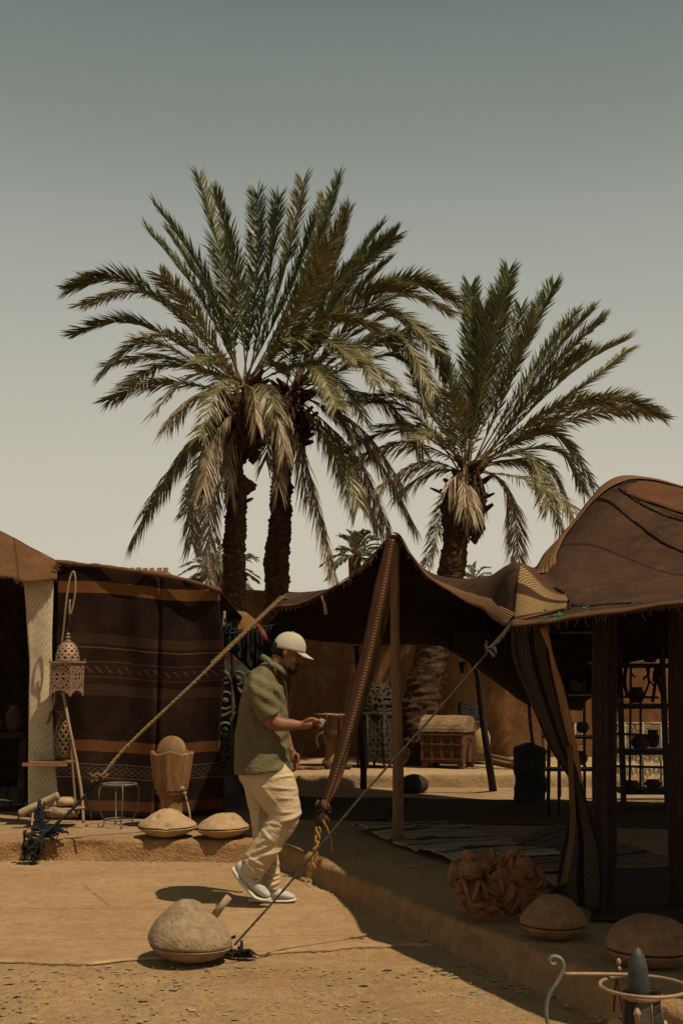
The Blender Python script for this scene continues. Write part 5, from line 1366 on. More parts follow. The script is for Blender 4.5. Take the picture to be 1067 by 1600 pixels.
# dark pierced stone
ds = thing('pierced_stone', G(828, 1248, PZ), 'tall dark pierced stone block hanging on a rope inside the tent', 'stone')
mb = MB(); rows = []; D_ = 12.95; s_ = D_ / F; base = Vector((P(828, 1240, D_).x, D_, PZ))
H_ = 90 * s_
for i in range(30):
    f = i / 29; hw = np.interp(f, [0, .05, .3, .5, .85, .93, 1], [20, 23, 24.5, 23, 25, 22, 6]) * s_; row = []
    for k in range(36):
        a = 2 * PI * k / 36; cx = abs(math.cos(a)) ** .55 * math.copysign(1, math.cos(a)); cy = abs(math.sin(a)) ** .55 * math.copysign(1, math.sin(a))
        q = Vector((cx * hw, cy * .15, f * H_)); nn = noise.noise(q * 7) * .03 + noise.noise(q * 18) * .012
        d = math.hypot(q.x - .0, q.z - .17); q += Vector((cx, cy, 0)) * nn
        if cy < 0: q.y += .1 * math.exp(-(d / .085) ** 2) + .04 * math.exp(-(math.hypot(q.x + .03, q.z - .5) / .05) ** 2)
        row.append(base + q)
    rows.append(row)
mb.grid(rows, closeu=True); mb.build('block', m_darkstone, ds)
# dark boulder
mb = MB(); c = P(647, 1218, 14.1); mb.ell((c.x, c.y, PZ + .085), (.16, .14, .12), seg=24)
for i, v_ in enumerate(mb.v):
    q = Vector(v_); mb.v[i] = tuple(q + (q - Vector((c.x, c.y, PZ + .1))).normalized() * noise.noise(q * 6) * .02)
tag(mb.build('dark_boulder', m_darkstone, origin=(c.x, c.y, PZ)), 'round black boulder on the tent floor below the sunlit terrace edge', 'boulder')

# ---- floor textiles
def mat_sheet(name, poly4, mat, label, cat, z=PZ + .012, nu=60, nv=30, amp=.012, thick=.012, lump=None, uvs=(1, 1)):
    q = [G(px, py, z) for px, py in poly4]; mb = MB(); rows = []; uv = []
    for i in range(nu + 1):
        f = i / nu; row = []; ur = []
        for j in range(nv + 1):
            g_ = j / nv; p = (q[0] * (1 - f) + q[1] * f) * (1 - g_) + (q[3] * (1 - f) + q[2] * f) * g_
            e = min(f, 1 - f, g_, 1 - g_)
            p = p + Vector((noise.noise(p * 3), noise.noise(p * 3 + Vector((9, 0, 0))), 0)) * .05
            p.z = z + abs(noise.noise(p * 2.5)) * amp + abs(noise.noise(p * 9)) * amp * .5
            if lump: p.z += lump(f, g_)
            row.append(p); ur.append((f * uvs[0], g_ * uvs[1]))
        rows.append(row); uv.append(ur)
    mb.grid(rows, uv=uv); o = mb.build(name, mat, origin=q[0], solid=thick, fix=False); return tag(o, label, cat)
mat_sheet('kilim_rug', [(548, 1292), (706, 1350), (868, 1338), (700, 1286)], m_kilimA, 'crumpled pale kilim with black and red stripes at the pole foot', 'rug', z=PZ + .03, amp=.03, lump=lambda f, g: .035 * max(0, math.sin(f * 9)) * (1 if g < .3 else .3))
mat_sheet('kilim_rug', [(706, 1352), (812, 1362), (1090, 1352), (868, 1290)], m_kilimB, 'greyish kilim with thin dark stripes behind the desert rose', 'rug', z=PZ + .022)
mat_sheet('floor_rug', [(430, 1278), (1300, 1300), (1300, 1258), (470, 1246)], m_kilimC, 'wide dark brown rug across the back of the tent floor', 'rug', z=PZ + .01)
mat_sheet('reed_mat', [(868, 1355), (925, 1440), (1500, 1440), (1300, 1350)], m_reed, 'dark ribbed reed mat behind the two red querns', 'mat', z=PZ + .012, uvs=(1, 1))

# ---- right side: iron shelf rack, pots, scroll screen
SD = 12.2
def sp_(px, py, D=SD): return P(px, py, D)
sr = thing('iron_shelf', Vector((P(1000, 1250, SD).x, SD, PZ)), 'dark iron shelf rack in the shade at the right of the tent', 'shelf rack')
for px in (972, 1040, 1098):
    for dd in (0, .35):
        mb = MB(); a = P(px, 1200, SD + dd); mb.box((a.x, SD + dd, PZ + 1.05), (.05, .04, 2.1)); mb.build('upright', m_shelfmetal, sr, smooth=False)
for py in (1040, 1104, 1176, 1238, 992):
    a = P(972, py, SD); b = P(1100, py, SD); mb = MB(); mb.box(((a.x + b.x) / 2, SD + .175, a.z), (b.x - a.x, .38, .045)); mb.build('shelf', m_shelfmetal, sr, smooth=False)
for (x0, y0, x1, y1) in ((955, 1088, 1028, 1090), (955, 1146, 1028, 1150), (985, 1040, 983, 1240), (1000, 1090, 1000, 1240), (955, 1197, 1040, 1199)):
    rod('thin_bar', [P(x0, y0, SD - .05), P(x1, y1, SD - .05)], .012, m_shelfmetal, sr, 4)
sr2 = thing('iron_shelf', Vector((P(900, 1250, 11.6).x, 11.6, PZ)), 'second thin rod shelf rack between curved pole and square post', 'shelf rack')
for px in (856, 872, 912, 928): rod('upright', [Vector((P(px, 1245, 11.6).x, 11.6, PZ)), P(px, 985, 11.6)], .014, m_shelfmetal, sr2, 4)
for py in (988, 1036, 1086, 1150, 1200):
    rod('rail', [P(850, py, 11.58), P(930, py, 11.58)], .010, m_iron_grey, sr2, 4)
    mb = MB(); a = P(890, py, 11.75); mb.box((a.x, 11.75, a.z - .01), (.5, .3, .02)); mb.build('shelf', m_shelfmetal, sr2, smooth=False)
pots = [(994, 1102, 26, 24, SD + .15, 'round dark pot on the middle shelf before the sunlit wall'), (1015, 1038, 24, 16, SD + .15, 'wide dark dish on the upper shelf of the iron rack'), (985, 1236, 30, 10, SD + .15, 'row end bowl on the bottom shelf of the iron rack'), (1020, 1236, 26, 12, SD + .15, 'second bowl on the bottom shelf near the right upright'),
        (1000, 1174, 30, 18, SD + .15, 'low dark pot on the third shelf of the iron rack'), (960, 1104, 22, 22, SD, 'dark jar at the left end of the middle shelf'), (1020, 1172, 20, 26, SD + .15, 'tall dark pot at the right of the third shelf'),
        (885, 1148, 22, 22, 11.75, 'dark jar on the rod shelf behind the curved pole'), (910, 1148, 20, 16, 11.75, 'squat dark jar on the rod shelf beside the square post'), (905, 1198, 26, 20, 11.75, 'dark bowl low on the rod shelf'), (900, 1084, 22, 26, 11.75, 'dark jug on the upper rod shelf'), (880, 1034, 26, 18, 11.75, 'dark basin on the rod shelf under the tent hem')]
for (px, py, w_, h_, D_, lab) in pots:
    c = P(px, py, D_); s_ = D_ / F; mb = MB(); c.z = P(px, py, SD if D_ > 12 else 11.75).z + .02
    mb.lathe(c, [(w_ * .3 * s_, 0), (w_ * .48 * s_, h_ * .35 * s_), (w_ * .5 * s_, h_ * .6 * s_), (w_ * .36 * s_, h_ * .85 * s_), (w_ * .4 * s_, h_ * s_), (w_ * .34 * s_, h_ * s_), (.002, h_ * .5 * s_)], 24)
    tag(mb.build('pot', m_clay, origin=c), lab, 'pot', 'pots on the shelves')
# hanging things on the rack
mb = MB()
ht = thing('hanging_straps', P(990, 1045, SD - .1), 'dark ragged straps hanging from the upper shelf of the iron rack', 'straps')
for k in range(9):
    px = rs.uniform(975, 1040); l_ = rs.uniform(15, 60); D_ = SD - .08
    rod('strap', [P(px, 1042, D_), P(px + rs.uniform(-6, 6), 1042 + l_ * .5, D_), P(px + rs.uniform(-10, 10), 1042 + l_, D_)], rs.uniform(.008, .02), m_cloth_black, ht, 8, 5)
mb = MB(); rows = [[P(957 + 14 * i / 8, 1060 + 52 * j / 10, SD + .4 + .03 * math.sin(i)) for j in range(11)] for i in range(9)]; mb.grid(rows)
tag(mb.build('green_cloth', m_kilimA, origin=P(962, 1110, SD), solid=.01, fix=False), 'pale green grey cloth hanging left of the iron rack', 'cloth')
# scroll screen
sd = 13.2; scn = thing('scroll_screen', Vector((P(1010, 1235, sd).x, sd, PZ)), 'pale wrought iron scroll screen standing behind the iron rack', 'screen')
for k, px in enumerate((962, 990, 1018, 1046, 1074)):
    mb = MB(); a = P(px, 1235, sd); 
    for row_ in range(5):
        for sgn in (-1, 1):
            cy_ = 1225 - row_ * 21; c = P(px + sgn * 7, cy_, sd); pts_ = []
            for q in range(26):
                t = q / 25; an = t * 4.2 * PI * sgn + (0 if row_ % 2 else PI); r_ = .048 * (1 - t * .8)
                pts_.append(c + Vector((r_ * math.cos(an), 0, r_ * 1.25 * math.sin(an))))
            mb.tube(pts_, .010, 5)
    mb.tube([P(px - 14, 1238, sd), P(px - 14, 1130, sd)], .012, 5); mb.tube([P(px - 14, 1130, sd), P(px + 14, 1130, sd)], .010, 5); mb.tube([P(px - 14, 1236, sd), P(px + 14, 1236, sd)], .010, 5)
    mb.build('scroll_panel', m_scroll, scn)
sc2 = thing('scroll_screen', Vector((P(915, 1190, sd).x, sd, PZ)), 'pale blue grey scroll screen half hidden behind the curved pole', 'screen')
for px in (885, 908):
    mb = MB()
    for row_ in range(4):
        c = P(px, 1222 - row_ * 24, sd); pts_ = [c + Vector((.05 * (1 - q / 25) * math.cos(q * .5), 0, .06 * (1 - q / 25) * math.sin(q * .5))) for q in range(26)]; mb.tube(pts_, .006, 5)
    mb.tube([P(px - 10, 1245, sd), P(px - 10, 1130, sd)], .012, 5); mb.build('scroll_panel', m_scroll, sc2)
pole('tent_pole', [G(856, 1250, PZ), P(857, 1180, 12.8), P(858, 1110, 12.8)], [.02, .02, .02], m_pole_dark, 'thin straight dark rod just right of the dark pierced stone')
pole('tent_pole', [P(851, 1235, 16.9), P(851, 1170, 16.9), P(850, 1110, 16.9)], [.05, .05, .05], m_pole, 'pale upright post against the wall right of the pierced stone')

# ---- inside the left tent
tb = thing('wooden_table', Vector((P(12, 1230, 12.2).x, 12.2, PZ)), 'dark low wooden table inside the left tent', 'table')
a = P(-30, 1148, 12.2); b = P(40, 1148, 12.2); mb = MB(); mb.box(((a.x + b.x) / 2, 12.4, a.z), (b.x - a.x, .5, .05)); mb.build('tabletop', m_pole_dark, tb, smooth=False)
for px in (-26, 36): mb = MB(); q = P(px, 1148, 12.2); mb.box((q.x, 12.25, (PZ + q.z) / 2), (.07, .07, q.z - PZ), jit=.003); mb.build('leg', m_pole_dark, tb, smooth=False)
for (px, py, w_, h_, lab) in ((22, 1146, 28, 40, 'tall dark jar at the right end of the table in the left tent'), (-6, 1146, 30, 26, 'squat dark jar at the left end of the table in the left tent')):
    c = P(px, py, 12.4); s_ = 12.4 / F; mb = MB(); c.z = a.z + .026
    mb.lathe(c, [(w_ * .3 * s_, 0), (w_ * .5 * s_, h_ * .4 * s_), (w_ * .4 * s_, h_ * .75 * s_), (w_ * .22 * s_, h_ * .88 * s_), (w_ * .3 * s_, h_ * s_), (.002, h_ * .9 * s_)], 24)
    tag(mb.build('jar', m_clay, origin=c), lab, 'jar', 'jars on the table in the left tent')
mat_sheet('rolled_rug', [(-60, 1262), (42, 1258), (42, 1236), (-60, 1238)], m_kilimB, 'grey rolled rug lying inside the left tent', 'rug', z=PZ + .06, lump=lambda f, g: .10 * math.sin(PI * g), amp=.01)

# ---- foreground bottom right: iron basket stand and lantern parts
BD = 4.35
ib = thing('iron_stand', P(1000, 1680, BD), 'tan wrought iron stand with a big ring and scroll arm at the lower right', 'stand')
rc = P(1005, 1541, BD)
mb = MB(); ring(mb, rc, .147, .0065, 60); mb.build('ring', m_iron_tan, ib)
rod('arm', [P(880, 1522, BD + .1), P(930, 1522, BD + .1), P(985, 1523, BD + .1)], .007, m_iron_tan, ib, 10)
rod('scroll', [P(862, 1506, BD), P(866, 1508, BD), P(870, 1505, BD), P(867, 1499, BD), P(860, 1497, BD), P(857, 1503, BD), P(862, 1496, BD), P(872, 1496, BD), P(879, 1506, BD), P(878, 1520, BD), P(868, 1540, BD), P(857, 1560, BD), P(853, 1580, BD), P(857, 1610, BD), P(870, 1660, BD)][4:] if False else
    [P(869, 1505, BD), P(863, 1507, BD), P(858, 1502, BD), P(861, 1496, BD), P(868, 1495, BD), P(876, 1499, BD), P(880, 1510, BD), P(877, 1521, BD), P(868, 1538, BD), P(858, 1554, BD), P(853, 1572, BD), P(854, 1592, BD), P(862, 1625, BD)], .0075, m_iron_grey, ib, 70)
rod('rear_rod', [P(958, 1580, BD + .25), P(961, 1545, BD + .22), P(964, 1515, BD + .2), P(966, 1506, BD + .2)], .005, m_iron, ib, 14)
rod('rear_rod', [P(972, 1582, BD + .2), P(967, 1545, BD + .2), P(964, 1520, BD + .2)], .005, m_iron, ib, 14)
mb = MB(); mb.ell(P(966, 1503, BD + .2), (.009, .009, .014), seg=12); mb.ell(P(967, 1514, BD + .19), (.007, .007, .009), seg=10); mb.build('finial', m_iron_tan, ib)
gl = thing('metal_lamp', P(1003, 1640, BD), 'squat grey green metal lamp with brass mouth inside the iron stand', 'lamp')
s_ = BD / F; c = P(1005, 1640, BD)
zr = lambda py: P(1005, py, BD).z - c.z
mb = MB(); mb.lathe(c, [(29 * s_, zr(1551)), (31 * s_, zr(1554)), (30 * s_, zr(1558)), (24 * s_, zr(1562)), (22 * s_, zr(1566)), (26 * s_, zr(1551))], 40); mb.build('mouth', m_brass, gl)
n8 = 8
for k in range(n8):
    a0 = 2 * PI * k / n8 + .25; a1 = a0 + 2 * PI / n8; d0 = Vector((math.cos(a0), math.sin(a0), 0)); d1 = Vector((math.cos(a1), math.sin(a1), 0))
    mb = MB(); mb.grid([[c + d0 * 27 * s_ + Vector((0, 0, zr(1560))), c + d0 * 31 * s_ + Vector((0, 0, zr(1600))), c + d0 * 30 * s_], [c + d1 * 27 * s_ + Vector((0, 0, zr(1560))), c + d1 * 31 * s_ + Vector((0, 0, zr(1600))), c + d1 * 30 * s_]])
    mb.build('side_plate', m_patina if k % 2 else m_darkstone, gl, solid=.004, smooth=False, fix=False)
    mb = MB(); mb.tube([c + d0 * 27.5 * s_ + Vector((0, 0, zr(1560))), c + d0 * 31.5 * s_ + Vector((0, 0, zr(1600))), c + d0 * 30.5 * s_], .0035, 6); mb.build('rib', m_brassdark, gl)
mb = MB(); q = P(995, 1590, BD - .085); mb.tube([q + Vector((0, 0, -.05)), q, q + Vector((0, 0, .012)), q + Vector((0, 0, .014)), q + Vector((0, 0, .03))], [.008, .009, .014, .014, .006], 10); mb.build('spigot', m_brass, gl)
q = P(997, 1549, BD); mb = MB()
mb.lathe((q.x, q.y - .0, q.z - .03), [(.001, 0), (.036, 0), (.0375, .04), (.036, .08), (.031, .12), (.022, .152), (.012, .170), (.001, .176)], 28, disp=lambda v_, a: v_ + Vector((math.cos(a), math.sin(a), 0)) * noise.noise(v_ * 40) * .0012)
tag(mb.build('fossil_stone', m_blackstone, origin=(q.x, q.y, q.z - .03)), 'upright grey black bullet shaped stone standing in the lamp mouth', 'stone')
# pale cloth mound under the lamp
mb = MB(); c2 = P(1003, 1640, BD + .05); c2.z -= .02
mb.lathe(c2, [(.19, -.05), (.175, .02), (.13, .08), (.085, .115), (.07, .12)], 40, disp=lambda v_, a: v_ + Vector((math.cos(a), math.sin(a), 0)) * noise.noise(Vector((math.cos(a) * 3, math.sin(a) * 3, v_.z * 3))) * .02)
tag(mb.build('pale_jar', m_quern, origin=c2), 'pale shouldered jar that carries the metal lamp', 'jar')

# ---- loose stones and crumbs
def scatter(name, mat, n, region, smin, smax, seed, flat=.5, z=0):
    rr_ = random.Random(seed); mb = MB()
    ico = [(0, 0, 1), (.9, 0, .35), (.28, .85, .4), (-.72, .53, .3), (-.7, -.55, .4), (.3, -.85, .3), (0, 0, -.6)]
    fs = [(0, 1, 2), (0, 2, 3), (0, 3, 4), (0, 4, 5), (0, 5, 1), (6, 2, 1), (6, 3, 2), (6, 4, 3), (6, 5, 4), (6, 1, 5)]
    for _ in range(n):
        p = region(rr_)
        if p is None: continue
        s_ = smin * (smax / smin) ** (rr_.random() ** 3.2); a = rr_.uniform(0, 6.28); ca, sa = math.cos(a), math.sin(a); ax = rr_.uniform(.6, 1.3)
        mb.add([(p[0] + s_ * (x * ax * ca - y * sa) * rr_.uniform(.85, 1.15), p[1] + s_ * (x * ax * sa + y * ca), p[2] + s_ * (zz - .25) * flat) for x, y, zz in ico], fs)
    o = mb.build(name, mat, fix=False, smooth=False); o['kind'] = 'stuff'; return o
def fore(rr_):
    x = rr_.uniform(-2.2, 1.6); y = rr_.uniform(4.6, 6.6)
    if y > seam_y(x) - .02 or noise.noise(Vector((x * 2.2, y * 2.2, 3))) + noise.noise(Vector((x * 7, y * 7, 3))) * .5 < rr_.uniform(-.6, .5): return None
    return (x, y, .003)
scatter('gravel', m_pebble, 5000, fore, .002, .022, 3, .2)
scatter('gravel', m_pebble2, 3600, fore, .002, .028, 13, .12)
scatter('gravel', m_sandcrumb, 8000, fore, .002, .014, 4, .4)
def slabr(rr_):
    x = rr_.uniform(-2.8, .9); y = rr_.uniform(6.4, 10); 
    if rr_.random() < .7 and noise.noise(Vector((x * 1.5, y * 1.5, 8))) < .15: return None
    return (x, y, .015)
scatter('gravel', m_sandcrumb, 1500, slabr, .002, .009, 5, .6)
def kerbfoot(rr_):
    k = rr_.randrange(len(dense)); x, y = dense[k]
    if abs(x) > 3.3: return None
    return (x - rr_.random() ** 2 * .10 - .02, y - rr_.random() ** 2 * .12 - .02, .016)
scatter('earth_crumbs', m_sandcrumb, 900, kerbfoot, .004, .022, 6, .7)
# ================================================================== MAN
MD = 8.20; MS = MD / F
def M_(px, py, dd=0.0): return P(px, py, MD + dd)
def mt(mb, pts, seg=28, n=None):
    """pts: (px, py, depth offset, in-plane radius px, depth radius m)"""
    k = n or len(pts) * 6
    sp2 = spline(pts, k)
    mb.tube([M_(p[0], p[1], p[2]) for p in sp2], [(max(.002, p[3] * MS), max(.002, p[4])) for p in sp2], seg, axis=(0, 1, 0))
def fuse(o, vox, smooth_it=6, fn=None, fac=.5):
    """turn overlapping closed shapes into one continuous surface, then sculpt it with fn(co, n)"""
    md = o.modifiers.new('r', 'REMESH'); md.mode = 'VOXEL'; md.voxel_size = vox; md.use_smooth_shade = True
    if smooth_it: ms = o.modifiers.new('s', 'SMOOTH'); ms.iterations = smooth_it; ms.factor = fac
    dg = bpy.context.evaluated_depsgraph_get(); me = bpy.data.meshes.new_from_object(o.evaluated_get(dg)); me.name = o.name
    mats_ = list(o.data.materials); o.modifiers.clear(); o.data = me
    me.materials.clear()
    for m_ in mats_: me.materials.append(m_)
    if fn:
        w_ = wpos(o); nn = [v_.normal.copy() for v_ in me.vertices]
        for v_, n_ in zip(me.vertices, nn):
            d = fn(v_.co + w_, n_); v_.co += n_ * d
    me.polygons.foreach_set('use_smooth', [True] * len(me.polygons)); me.update()
man = thing('person', G(425, 1407, .014), 'man in white cap, olive polo shirt and cream trousers walking with a small glass', 'person')

# body: head, neck, torso core, both arms and hands, legs
mb = MB()
mt(mb, [(414, 1195, 0, 33, .14), (412, 1150, 0, 34, .15), (411, 1100, 0, 26, .14), (414, 1070, 0, 18, .13), (422, 1050, 0, 13, .08), (430, 1040, 0, 12, .062), (437, 1028, 0, 12, .06), (441, 1015, 0, 12, .055)])
mb.ell(M_(450, 1012), (24 * MS, .078, 24 * MS), Matrix.Rotation(R(15), 3, 'Y'), 28)
mt(mb, [(452.5, 1010, 0, 14.5, .066), (453, 1026, 0, 12.8, .060), (454, 1038, 0, 10.2, .048), (455, 1046, 0, 7.6, .034), (456, 1050.5, 0, 4, .02)])
mt(mb, [(446, 1030, 0, 9, .058), (452, 1042, 0, 7, .042), (457, 1049, 0, 4, .022)])       # jaw line
mt(mb, [(464.5, 1020, 0, 2.6, .011), (467.5, 1027, 0, 3, .013), (469.8, 1032.5, 0, 3, .016), (466.5, 1035, 0, 2.6, .015)], 14)   # nose
mt(mb, [(465, 1017.5, -.03, 3, .02), (466, 1018, 0, 3, .02), (465, 1017.5, .03, 3, .02)], 12) if False else None
mb.ell(M_(465.5, 1018.5, -.027), (3.2 * MS, .022, 1.8 * MS), seg=12); mb.ell(M_(465.5, 1018.5, .027), (3.2 * MS, .022, 1.8 * MS), seg=12)   # brow
mb.ell(M_(464.5, 1040.5), (3.2 * MS, .024, 1.5 * MS), seg=12); mb.ell(M_(464, 1043.5), (3 * MS, .022, 1.5 * MS), seg=12)   # lips
mb.ell(M_(458, 1031, -.046), (6 * MS, .016, 5 * MS), seg=14); mb.ell(M_(458, 1031, .046), (6 * MS, .016, 5 * MS), seg=14)  # cheeks
for sd_ in (-1, 1):
    c = M_(445.5, 1019.5, sd_ * .079); mb.ell(c, (3.6 * MS, .010, 6.6 * MS), Matrix.Rotation(R(14), 3, 'Y') @ Matrix.Rotation(R(sd_ * 14), 3, 'Z'), 16)
# near (right) arm
mt(mb, [(404, 1072, -.19, 10, .04), (410, 1090, -.225, 12, .045), (418, 1112, -.23, 13, .052), (425, 1127, -.225, 12, .046), (440, 1131.5, -.215, 10.5, .040), (456, 1132.5, -.20, 8.5, .033), (470, 1133, -.19, 6.2, .026), (475, 1132.5, -.19, 6.2, .030)])
# near hand: palm, four curled fingers round the glass, thumb
mt(mb, [(471, 1133, -.19, 6, .026), (477, 1132, -.19, 7, .036), (484, 1131.5, -.19, 7, .038), (488, 1131.5, -.19, 5, .034)])
for k, (dy, l1, z0) in enumerate(((-.030, 1.0, -3.5), (-.010, 1.08, -1), (.011, 1.02, 1.5), (.030, .82, 4))):
    b0 = M_(486, 1130.5 + z0 * .5, -.19 + dy * .55); 
    pts_ = [b0, b0 + Vector((.040 * l1, dy * .25, .010 - z0 * .001)), b0 + Vector((.064 * l1, dy * .1 + .012, -.004)), b0 + Vector((.060 * l1, dy * .1 + .03, -.022))]
    mb.tube(vs(pts_, 12), [.0105] * 4 + [.0098] * 4 + [.009] * 3 + [.005], 10)
b0 = M_(477, 1127, -.215); mb.tube(vs([b0, b0 + Vector((.035, -.004, .016)), b0 + Vector((.062, .006, .012)), b0 + Vector((.084, .016, .004))], 12), [.013] * 4 + [.0115] * 4 + [.010] * 3 + [.006], 10)
# far (left) arm hanging
mt(mb, [(414, 1072, .17, 10, .04), (424, 1095, .22, 11, .045), (434, 1125, .24, 11, .045), (445, 1150, .22, 9, .037), (452, 1168, .2, 6.6, .027), (455, 1175, .19, 6, .024)])
mt(mb, [(453, 1170, .2, 5.5, .024), (457, 1178, .19, 6.5, .018), (460, 1186, .18, 6.6, .016), (461, 1190, .18, 5, .014)])
for k, (ox, l1) in enumerate(((-4.5, .80), (-1.6, .98), (1.4, 1.04), (4.2, .95))):
    b0 = M_(460.5 + ox, 1188, .18 + .004 * k); pts_ = [b0, b0 + Vector((.004, -.004, -.030 * l1)), b0 + Vector((-.004, -.012, -.056 * l1)), b0 + Vector((-.016, -.018, -.070 * l1))]
    mb.tube(vs(pts_, 12), [.0100] * 4 + [.0092] * 4 + [.0085] * 3 + [.005], 9)
b0 = M_(463, 1177, .165); mb.tube(vs([b0, b0 + Vector((.014, -.012, -.024)), b0 + Vector((.014, -.016, -.048)), b0 + Vector((.006, -.018, -.064))], 12), [.012] * 4 + [.0105] * 4 + [.0095] * 3 + [.006], 9)
# legs inside the trousers
mt(mb, [(412, 1195, -.09, 24, .08), (428, 1232, -.1, 18, .065), (442, 1264, -.11, 12, .05), (420, 1310, -.11, 11, .045), (397, 1355, -.08, 8, .036), (391, 1366, -.075, 7, .034)])
mt(mb, [(408, 1195, .09, 22, .08), (408, 1245, .10, 14, .06), (412, 1300, .11, 10, .045), (419, 1350, .10, 8, .04), (420, 1388, .09, 7, .034), (420, 1394, .09, 6, .034)])
body = mb.build('body', m_skin, man); fuse(body, .0042, 3)

# shirt
mb = MB()
mt(mb, [(411.5, 1204.5, 0, 43.5, .232), (410.5, 1195, 0, 43.4, .225), (409.5, 1165, 0, 43, .195), (410, 1135, 0, 40.5, .185), (411, 1105, 0, 37, .19), (412, 1080, 0, 33, .205), (413, 1064, 0, 27, .19), (418, 1051, 0, 19, .13), (424, 1042, 0, 14, .085), (428, 1038, 0, 13, .075)], 40)
mt(mb, [(404, 1066, -.15, 17, .075), (407, 1078, -.20, 19, .075), (411, 1094, -.225, 19.5, .075), (419, 1112, -.232, 18.5, .070), (423.5, 1120, -.232, 18.2, .068)], 32)
mt(mb, [(412, 1066, .15, 16, .075), (420, 1084, .20, 18, .075), (430, 1108, .235, 16, .070), (433, 1116, .235, 15, .068)], 32)
shirt = mb.build('shirt', m_shirt, man)
def shirt_fold(p, n_):
    u = p.x - M_(410, 1100).x; v_ = p.z - 1.0
    d = noise.noise(Vector((u * 4, p.y * 4, v_ * 1.8))) * .009 + noise.noise(Vector((u * 13 + v_ * 5, p.y * 9, v_ * 5))) * .0035
    # drag folds from the armpit and at the belly
    px = 533.5 + p.x / MS
    d += .007 * math.sin((u * .75 + v_) * 70 + noise.noise(p * 4) * 4) * math.exp(-((u - .06) / .10) ** 2 - ((v_ - .36) / .14) ** 2)
    d += .007 * math.sin((u * -.6 + v_) * 62) * math.exp(-((u - .12) / .09) ** 2 - ((v_ - .03) / .12) ** 2)
    d += .005 * math.sin((u * 1.4 + v_ * .4) * 60 + 1) * math.exp(-((u + .1) / .09) ** 2 - ((v_ - .25) / .3) ** 2)
    if p.y < MD - .12 and v_ > .18 : d += .002 * math.sin(v_ * 85 + u * 55)
    return d
fuse(shirt, .0065, 5, shirt_fold)
# collar, stand and placket
mb = MB(); rows = []
for i in range(41):
    a = PI * 2 * i / 40 ; ca, sa = math.cos(a), math.sin(a)     # ca>0 front
    cx = 426.5 + 14.5 * ca + (2.5 if ca > 0 else 0); dz = sa * .082
    top = 1034.5 + 9 * ca - (3.5 if ca < -.3 else 0); low = top + 5.2 + (6 * max(0, ca))
    o1 = M_(cx + ca * .4, top, dz); o2 = M_(cx + ca * 3.2 - (.8 if ca < 0 else 0), (top + low) / 2, dz * 1.12); o3 = M_(cx + ca * 4.2 - (1.5 if ca < 0 else 0), low + 2.5, dz * 1.22)
    rows.append([o1, o2, o3])
mb.grid(rows); mb.build('collar', m_shirt_in, man, solid=.006, fix=False)
mb = MB(); rows = [[M_(438.5 + 8 * f + (1.8 * math.sin(f * PI)), 1056 + 36 * f, -.022 + .044 * j / 3) + Vector((.010, 0, 0)) for j in range(4)] for f in [i / 10 for i in range(11)]]
mb.grid(rows); mb.build('placket', m_shirt_in, man, solid=.005, fix=False)

# trousers
mb = MB()
mt(mb, [(411.5, 1187, 0, 38, .175), (412, 1200, 0, 37.5, .18), (412, 1214, 0, 36, .175), (412, 1228, 0, 30, .15)], 36)
mt(mb, [(412, 1200, -.08, 34, .095), (420, 1214, -.09, 36, .105), (430, 1232, -.10, 33, .105), (439, 1252, -.105, 29, .098), (445, 1268, -.11, 25, .090), (440, 1286, -.11, 22.5, .084), (427, 1306, -.11, 21, .080), (413, 1328, -.10, 20.5, .078), (402, 1346, -.09, 19.5, .074), (397, 1358, -.085, 17, .07), (395, 1366, -.08, 14.5, .066)], 36)
mt(mb, [(406, 1196, .085, 30, .105), (407, 1220, .09, 27, .11), (408, 1250, .10, 21.5, .09), (411, 1285, .115, 18, .080), (415, 1320, .115, 16, .076), (420, 1350, .11, 15, .074), (422, 1376, .09, 14.5, .072), (421, 1388, .09, 15, .075)], 36)
tr = mb.build('trousers', m_trouser, man)
def W_(p, px, py, sx, sy, ang=0):
    q = M_(px, py); dx = (p.x - q.x) / MS; dz = -(p.z - q.z) / MS; ca, sa = math.cos(R(ang)), math.sin(R(ang))
    a = dx * ca + dz * sa; b = -dx * sa + dz * ca
    return math.exp(-(a / sx) ** 2 - (b / sy) ** 2), a, b
